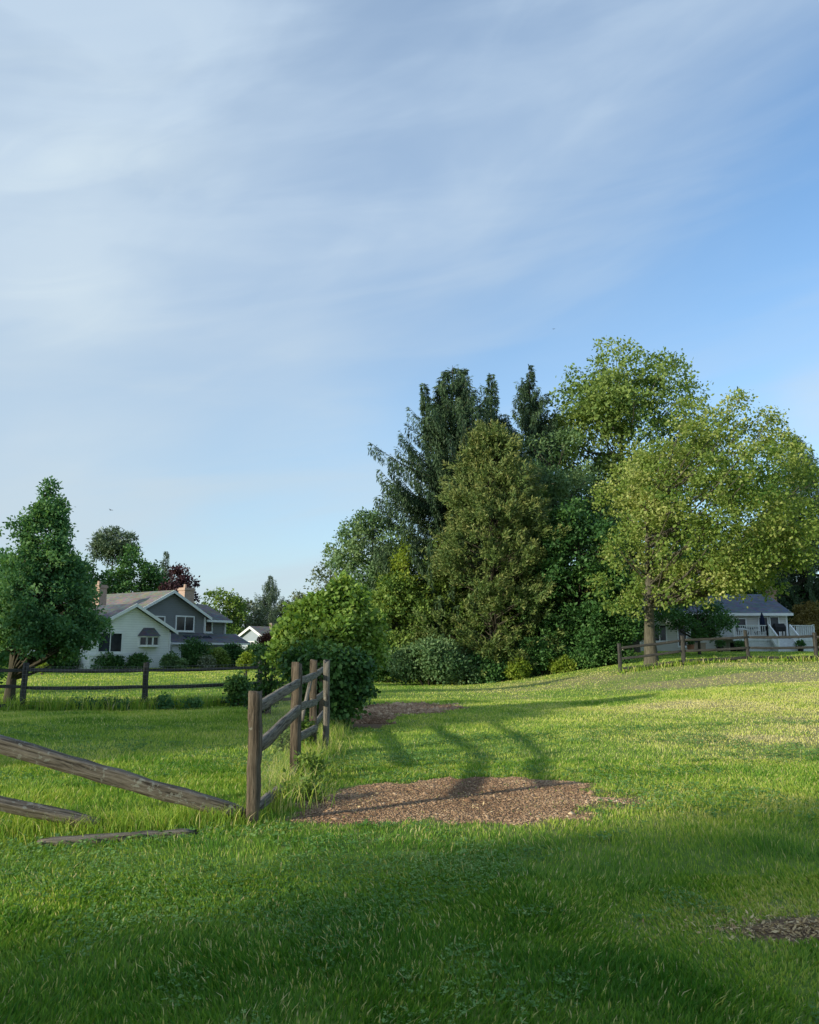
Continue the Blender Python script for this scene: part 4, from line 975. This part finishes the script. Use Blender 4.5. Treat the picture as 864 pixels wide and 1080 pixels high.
tr.box(5.66, 2.94, 2.8, 5.8, 2.998, 4.0).box(8.4, 3.64, 2.6, 8.5, 3.698, 3.8)
tr.prism([(1.15, 1.2, 1.86), (1.15, 2.99, 2.6), (1.15, 2.99, 2.8), (1.15, 1.2, 2.06)], [(1.197, 1.2, 1.86), (1.197, 2.99, 2.6), (1.197, 2.99, 2.8), (1.197, 1.2, 2.06)])
tr.prism([(8.903, 1.2, 1.86), (8.903, 2.99, 2.6), (8.903, 2.99, 2.8), (8.903, 1.2, 2.06)], [(8.95, 1.2, 1.86), (8.95, 2.99, 2.6), (8.95, 2.99, 2.8), (8.95, 1.2, 2.06)])
tr.box(-6.9, -.05, 1.12, -3.45, -.003, 1.26)
tr.box(-.02, -.09, -.2, .06, -.02, 2.72).box(5.72, 2.9, 2.75, 5.79, 2.937, 3.95).box(8.42, 3.56, 2.7, 8.49, 3.637, 3.7)
tr.build('trim', M['white_trim'], h)
window(h, -5.6, -3.9, 1.42, 2.58, 0, 1, .14)
window(h, .35, 1.85, 3.15, 3.90, 3.0, 1, .09)
window(h, 3.0, 4.6, 2.98, 3.98, 3.0, 1, .1)
window(h, 6.35, 7.05, 2.95, 3.72, 3.7, 0, .1)
bw = MB().prism([(-2.55, -.002, 1.72), (-2.25, -.5, 1.72), (-1.25, -.5, 1.72), (-.95, -.002, 1.72)], [(-2.55, -.002, 1.86), (-2.25, -.5, 1.86), (-1.25, -.5, 1.86), (-.95, -.002, 1.86)])
for a, b in (((-2.5, -.04), (-2.22, -.46)), ((-2.22, -.46), (-1.28, -.46)), ((-1.28, -.46), (-1.0, -.04))):
    bw.beam((*a, 1.86), (*a, 2.42), .09, .09); bw.beam((*b, 1.86), (*b, 2.42), .09, .09); bw.beam((*a, 2.40), (*b, 2.40), .07, .08)
bw.beam((-1.75, -.46, 1.86), (-1.75, -.46, 2.4), .09, .09)
bo = bw.build('bay_window', M['white_trim'], h)
MB().prism([(-2.46, -.004, 1.861), (-2.2, -.43, 1.861), (-1.3, -.43, 1.861), (-1.04, -.004, 1.861)], [(-2.46, -.004, 2.42), (-2.2, -.43, 2.42), (-1.3, -.43, 2.42), (-1.04, -.004, 2.42)]).build('pane', M['glass'], bo)
MB().prism([(-2.65, -.004, 2.45), (-2.32, -.6, 2.45), (-1.18, -.6, 2.45), (-.85, -.004, 2.45)], [(-2.2, -.004, 3.0), (-2.05, -.08, 3.0), (-1.45, -.08, 3.0), (-1.3, -.004, 3.0)]).build('roof', M['dark_shingle'], bo)
def chimney(s, y, dx, dy, z0, z1, mat):
    c = MB().box(s, y, z0, s + dx, y + dy, z1).box(s - .06, y - .06, z1 - .22, s + dx + .06, y + dy + .06, z1 - .08).build('chimney', M[mat], h)
    MB().cyl(s + dx * .35, y + dy / 2, z1 + .003, z1 + .28, .13, .11, 10).build('flue', M['brick'], c)
chimney(-2.35, 5.0, .62, .8, 3.4, 6.15, 'brick'); chimney(4.75, 4.3, .95, .75, 4.2, 6.35, 'brick')
d_ = MB().box(.35, 2.93, 0, 1.2, 2.997, 1.95).build('door', M['dark_shingle'], h); tag(d_, 'dark side door in the corner of the porch')
d_ = MB().box(6.05, 3.64, -.1, 6.95, 3.698, 1.75).build('door', plain('red_door', (.28, .05, .03), .5), h); tag(d_, 'red front door under the porch roof')

# small house farther back
h2 = thing('house', 'small low blue-grey house half hidden behind the red-brown shrub', 'house', (X(258, 84), 84, 0), R(35))
o3 = [(-3.2, 0, -.5), (1.6, 0, -.5), (1.6, 0, 2.6), (-.8, 0, 3.75), (-3.2, 0, 2.6)]
MB().prism(o3, [(a, 11.0, c) for a, _, c in o3]).build('wall', plain('blue_siding', (.30, .35, .41), .6, .3, .1), h2)
q = MB(); gable_roof(q, -3.6, -.8, 2.0, 2.5, 3.9, -.3, 11.3); q.box(-.5, 2, 3.5, -.1, 2.4, 4.25); 
h2.rotation_euler[2] = R(-40); h2.location[0] += 1.2
q.build('roof', M['tan_shingle'], h2)
t2 = MB(); rake(t2, -3.6, 2.5, -.8, 3.9, -.3, .12); rake(t2, 2.0, 2.5, -.8, 3.9, -.3, .12); t2.build('trim', M['white_trim'], h2)
window(h2, -1.4, -.4, 1.3, 2.3, 0, 1, .08)

# shrubs along the house
for i, (px, Y, n, w2, dp, hh, rr_, mt, lab) in enumerate((
    (104, 54, 10, .8, .6, 1.15, .42, 'leaf_dark', 'wide clipped bush under the big window of the white wing'),
    (120, 54.5, 8, .35, .4, 1.05, .38, 'leaf_dark', 'small upright clipped bush right of the wide one under the big window'),
    (145, 55.5, 9, .5, .5, .95, .4, 'leaf_dark', 'clipped bush below the bay window'),
    (181, 56, 9, .6, .5, .85, .34, 'leaf_grey_green', 'grey green low plant at the corner of the white wing'),
    (206, 59, 18, 1.05, .8, 1.95, .6, 'leaf_dark', 'largest dark bush in front of the porch'),
    (229, 59, 9, .5, .5, 1.35, .42, 'leaf_mid', 'rounded mid green bush between two dark ones before the porch'),
    (247, 62, 14, .8, .7, 1.75, .55, 'leaf_dark', 'dark bush at the right end of the porch'),
    (270, 60, 18, 1.0, .8, 1.7, .55, 'leaf_dark', 'dark hedge bush right of the porch below the red-brown shrub'),
    (292, 58, 16, .9, .8, 1.8, .55, 'leaf_mid', 'green bush at the right end of the hedge by the fence bush'),
    (282, 70, 18, 1.1, .8, 2.7, .6, 'leaf_red', 'red-brown shrub in front of the small blue-grey house'),
    (60, 53, 16, 1.6, .7, 1.2, .5, 'leaf_dark', 'low dark bush row half hidden behind the pointed tree trunk'),
    (219, 57, 8, .5, .4, .75, .28, 'leaf_pale', 'pale flowering low plant before the largest dark bush'))):
    shrub('foundation_shrub' if mt != 'leaf_red' else 'maple_shrub', lab, 'bush', X(px, Y), Y, blob(n, w2, dp, hh, rr_, 300 + i), 140 + i, M[mt], 34, 10, .1, .14, .09, 'shrubs around the houses at left', 3)
def sapling(px, Y, hh, r_, mat, lab, seed):
    shrub('sapling', lab, 'young tree', X(px, Y), Y, [(0, 0, hh * .62, r_), (.08, 0, hh * .8, r_ * .8), (-.12, 0, hh * .7, r_ * .7), (.02, 0, hh - r_ * .5, r_ * .55)], seed, M[mat], 18, 8, .06, .11, .08, None, 4)
sapling(260, 40, 1.35, .3, 'leaf_lime', 'young yellow green sapling on the lit lawn before the porch', 161)
sapling(46, 46, .55, .14, 'leaf_lime', 'tiny pale yellow seedling on the lawn beside the pointed tree', 162)

# overhead wires
for i, (z1_, lab) in enumerate(((5.9, 'upper of two thin wires strung behind the small blue-grey house'), (4.75, 'lower of two thin wires strung behind the small blue-grey house'))):
    xa, xb = X(205, 100), X(410, 100); s = np.linspace(0, 1, 14)
    tag(MB().tube(np.stack([xa + (xb - xa) * s, np.full(14, 100.0), z1_ - .25 * np.sin(s * PI)], 1), np.full(14, .018), 5).build('overhead_wire', M['bark_dark'], None), lab, 'wire')

# ------------------------------------------------------------------ house with the deck at right
BZ = 1.34
h3 = thing('house', 'low white house with blue-grey roof and raised deck behind the right fence', 'house', (28, 66, BZ))
M['blue_shingle'] = shingle('blue_shingle', (.10, .12, .15))
M['cream_wall'] = siding('cream_wall', (.62, .60, .55))
MB().box(-9.6, 0, -.6, 2.15, 8.2, 2.98).prism([(2.15, 0, 2.97), (2.15, 4.1, 4.66), (2.15, 8.2, 2.97)], [(2.1, 0, 2.97), (2.1, 4.1, 4.66), (2.1, 8.2, 2.97)]).build('wall', M['cream_wall'], h3)
MB().slab([(-9.9, -.45, 3.05), (2.45, -.45, 3.05), (2.45, 4.1, 4.86), (-9.9, 4.1, 4.86)], .14).slab([(2.45, 4.1, 4.86), (2.45, 8.65, 3.05), (-9.9, 8.65, 3.05), (-9.9, 4.1, 4.86)], .14).build('roof', M['blue_shingle'], h3)
MB().prism([(-5.4, 2.6, 4.2), (-3.2, 2.6, 4.2), (-3.2, 2.6, 4.75), (-4.3, 2.6, 5.25), (-5.4, 2.6, 4.75)], [(-5.4, 5.5, 4.2), (-3.2, 5.5, 4.2), (-3.2, 5.5, 4.75), (-4.3, 5.5, 5.25), (-5.4, 5.5, 4.75)]).build('dormer', M['blue_shingle'], h3)
MB().box(-9.9, -.53, 2.85, 2.45, -.453, 3.06).box(2.05, -.03, -.5, 2.17, .05, 2.9).build('trim', M['white_trim'], h3)
c = MB().box(2.5, 3.7, 0, 3.1, 4.5, 5.35).box(2.44, 3.64, 5.1, 3.16, 4.56, 5.2).build('chimney', M['red_brick'], h3)
MB().cyl(2.8, 4.1, 5.353, 5.6, .13, .11, 10).build('flue', M['brick'], c)
window(h3, -.1, .55, 1.7, 2.72, 0, 0, .08)
window(h3, -1.9, -1.2, 1.9, 2.6, 0, 0, .08)
window(h3, -4.4, -3.6, 1.5, 2.5, 0, 1, .08)
window(h3, -6.6, -6.0, .5, 2.1, 0, 0, .09); window(h3, -5.6, -5.1, .4, 2.1, 0, 0, .09)
window(h3, -2.55, -2.05, -.1, .75, 0, 0, .1); window(h3, -8.6, -7.6, .9, 2.1, 0, 1, .09)
dd = MB().box(.72, -.06, 1.18, .8, .02, 2.75).box(1.42, -.06, 1.18, 1.5, .02, 2.75).box(.72, -.06, 2.75, 1.5, .02, 2.83).build('sliding_door', M['white_trim'], h3)
MB().box(.8, -.03, 1.18, 1.42, .0, 2.75).build('pane', M['glass'], dd)
# deck is fixed to the house
M['deck_paint'] = plain('deck_paint', (.62, .64, .64), .6, .3, .2, 4)
MB().box(-3.4, -3.0, 1.02, 2.87, -.08, 1.14).box(-3.4, -3.03, .85, 2.87, -2.95, 1.015).build('deck_floor', M['deck_paint'], h3)
sk = MB(); x = -2.3
while x < 2.85: sk.box(x, -2.98, -.3, x + .14, -2.94, .84); x += .15
tag(sk.build('deck_skirt', M['deck_paint'], h3), 'white vertical boards closing the underside of the deck')
def railing(xa, xb, ya, yb):
    o = MB(); z = 1.14; L = math.hypot(xb - xa, yb - ya); n = max(2, int(L / .16))
    o.beam((xa, ya, z + .87), (xb, yb, z + .87), .1, .06).beam((xa, ya, z + .12), (xb, yb, z + .12), .05, .06)
    for k in (0, 1): o.box((xa, xb)[k] - .05, (ya, yb)[k] - .05, z - .3, (xa, xb)[k] + .05, (ya, yb)[k] + .05, z + .95)
    for i in range(1, n): o.box(xa + (xb - xa) * i / n - .022, ya + (yb - ya) * i / n - .022, z + .1, xa + (xb - xa) * i / n + .022, ya + (yb - ya) * i / n + .022, z + .85)
    o.build('railing', M['deck_paint'], h3)
railing(-3.3, -.75, -2.9, -2.9); railing(-.75, -.6, -2.9, -2.9); railing(-.6, -.5, -2.9, -2.9) if False else None
railing(1.0, 2.8, -2.9, -2.9); railing(2.8, 2.8, -2.8, -.15); railing(-3.3, -3.3, -2.8, -.15)
st = MB()
for k in range(5): st.box(-.55, -3.04 - .27 * (k + 1), -.3, .95, -3.04 - .27 * k, 1.14 - .19 * (k + 1))
st.build('steps', M['deck_paint'], h3)
sr = MB()
for xx in (-.62, .98):
    sr.beam((xx, -2.95, 2.02), (xx, -4.4, 1.08), .09, .16); sr.box(xx - .05, -4.45, -.3, xx + .05, -4.35, 1.1); sr.beam((xx, -3.0, 1.12), (xx, -4.4, .2), .05, .2)
    for k in range(1, 8): y = -2.95 - 1.42 * k / 8; zz = 2.02 - .94 * k / 8; sr.box(xx - .022, y - .022, zz - .85, xx + .022, y + .022, zz)
sr.build('stair_rail', M['white_trim'], h3)
def P3(x, y, z): return (28 + x, 66 + y, BZ + z)
navy = plain('navy_canvas', (.015, .022, .05), .8, .1, .3)
u = thing('patio_umbrella', 'closed navy patio umbrella standing on the deck', 'umbrella', P3(-.35, -1.2, 1.14))
MB().cyl(0, 0, 0, 1.95, .025, None, 8).cyl(0, 0, 0, .08, .25, .22, 12).build('pole', M['white_trim'], u)
cn = MB(); n = 16
rings = [(.62, .12), (.8, .2), (1.2, .19), (1.6, .13), (1.95, .03)]
pr = None
for z, r_ in rings:
    cur = [(math.cos(2 * PI * i / n) * r_ * (1 if i % 2 else .72), math.sin(2 * PI * i / n) * r_ * (1 if i % 2 else .72), z) for i in range(n)]
    if pr:
        for i in range(n): cn.poly([pr[i], pr[(i + 1) % n], cur[(i + 1) % n], cur[i]])
    pr = cur
cn.build('canopy', navy, u)
gr = thing('barbecue', 'black covered barbecue on the deck left of the right railing', 'barbecue', P3(.75, -1.6, 1.14))
blk = plain('black_cover', (.012, .012, .014), .6, .3, .3)
MB().prism([(-.4, -.28, .45), (.4, -.28, .45), (.4, .28, .45), (-.4, .28, .45)], [(-.42, -.3, .78), (.42, -.3, .78), (.42, .3, .78), (-.42, .3, .78)]).prism([(-.42, -.3, .783), (.42, -.3, .783), (.42, .3, .783), (-.42, .3, .783)], [(-.36, -.14, 1.06), (.36, -.14, 1.06), (.36, .22, 1.06), (-.36, .22, 1.06)]).build('cover', blk, gr)
for a in (-.36, .36):
    for b in (-.24, .24): MB().box(a - .03, b - .03, 0, a + .03, b + .03, .447).build('leg', blk, gr)
tb = thing('patio_table', 'dark patio table on the deck behind the left railing', 'table', P3(-1.5, -1.8, 1.14))
MB().cyl(0, 0, .68, .73, .55, None, 20).build('table_top', blk, tb)
for k in range(3): a = k * 2.1; MB().beam((.1 * math.cos(a), .1 * math.sin(a), .68), (.42 * math.cos(a), .42 * math.sin(a), 0), .04, .04).build('leg', blk, tb)
def chair(x, y, rz, lab):
    o = thing('patio_chair', lab, 'chair', P3(x, y, 1.14), rz)
    MB().box(-.24, -.24, .41, .24, .24, .45).build('seat', blk, o); MB().prism([(-.24, .22, .45), (.24, .22, .45), (.24, .26, .45), (-.24, .26, .45)], [(-.24, .32, .95), (.24, .32, .95), (.24, .36, .95), (-.24, .36, .95)]).build('backrest', blk, o)
    for a in (-.2, .2):
        for b in (-.2, .2): MB().box(a - .02, b - .02, 0, a + .02, b + .02, .408).build('leg', blk, o)
chair(-2.3, -1.8, R(90), 'dark patio chair left of the deck table'); chair(-.85, -2.0, R(-70), 'dark patio chair between the deck table and the navy umbrella')
def pot(px, Y, w2, hh, lab, mat, seed, lf='leaf_dark'):
    x = X(px, Y); o = thing('plant_pot', lab, 'plant pot', (x, Y, tz(x, Y)))
    q = MB().cyl(0, 0, 0, hh, w2 * .38, w2 * .5, 14).cyl(0, 0, hh, hh + .05, w2 * .54, None, 14); q.build('pot', mat, o)
    r = np.random.default_rng(seed); c_ = np.array([[0, 0, hh + .2], [.12, 0, hh + .3], [-.12, .05, hh + .28]]); crown_obj([foliage(r, c_, np.array([.22, .18, .18]), 24, 8, .06, .13, .08)], M[lf], o, 'leaves')
terra = plain('terracotta', (.32, .14, .08), .8, .2)
pot(729, 62, .55, .5, 'terracotta pot of green plants below the left end of the deck house', terra, 401)
pot(760, 61.4, .5, .35, 'low dark pot of plants beside the deck skirt', blk, 402)
pot(781, 61.2, .5, .3, 'low dark pot at the left corner of the white deck boards', blk, 403)
pot(845, 61.2, .45, .3, 'dark pot in front of the white boards right of the steps', blk, 404)
sb = thing('storage_box', 'tan wooden storage box against the wall under the dark layered tree', 'box', (X(736, 63.5), 63.5, tz(X(736, 63.5), 63.5)))
tan = plain('tan_box', (.36, .27, .19), .7, .2, .2, 5)
MB().box(-.55, -.3, 0, .55, .3, .62).build('body', tan, sb); MB().box(-.6, -.35, .623, .6, .33, .7).build('lid', tan, sb)
aw = MB().slab([(-8.0, -1.6, 2.25), (-6.2, -1.6, 2.25), (-6.2, -.06, 2.75), (-8.0, -.06, 2.75)], .05).box(-8.0, -1.6, 2.0, -6.2, -1.57, 2.195).build('awning', plain('cream_awning', (.75, .62, .40), .8, .1, .1), h3); tag(aw, 'sunlit cream awning')
h4 = thing('house', 'tan house barely showing at the right edge past the golden shrub', 'house', (X(872, 84), 84, 1.3), R(-12))
MB().box(-2.6, 0, -.6, 8, 7, 2.9).build('wall', plain('tan_stucco', (.52, .38, .27), .8, .2, .15), h4)
q = MB().slab([(-3.0, -.5, 2.85), (8.4, -.5, 2.85), (8.4, 3.5, 4.3), (-3.0, 3.5, 4.3)], .14).slab([(8.4, 3.5, 4.3), (8.4, 7.5, 2.85), (-3.0, 7.5, 2.85), (-3.0, 3.5, 4.3)], .14); q.build('roof', M['dark_shingle'], h4)
window(h4, -1.5, -.5, 1.2, 2.3, 0, 1, .08)

# two birds far off in the sky
def bird(px, py, Y, s, rz, lab):
    o = at(px, py, Y); b = MB()
    prof = [(-.5, .01), (-.3, .07), (0, .10), (.25, .08), (.38, .06), (.5, .015)]
    b.tube([(0, a * s, 0) for a, _ in prof], [r_ * s for _, r_ in prof], 8)
    for sg in (-1, 1):
        w3 = [(0.05, .22, .02), (.45, .28, .2), (.95, -.02, .12), (.5, -.02, .17), (.05, -.14, .02)]
        b.prism([(sg * a * s, c_ * s, z * s) for a, c_, z in w3], [(sg * a * s, c_ * s, z * s + .02 * s) for a, c_, z in w3])
    b.poly([(-.03 * s, -.4 * s, 0), (.03 * s, -.4 * s, 0), (.12 * s, -.75 * s, 0), (-.12 * s, -.75 * s, 0)])
    k = b.build('bird', blk, None); k.location = o; k.rotation_euler = (0, .15, rz); tag(k, lab, 'bird')
bird(117, 538, 120, .5, 1.2, 'tiny bird high above the left roofs'); bird(584, 347, 140, .4, -.7, 'tiny bird above the conifer tops')
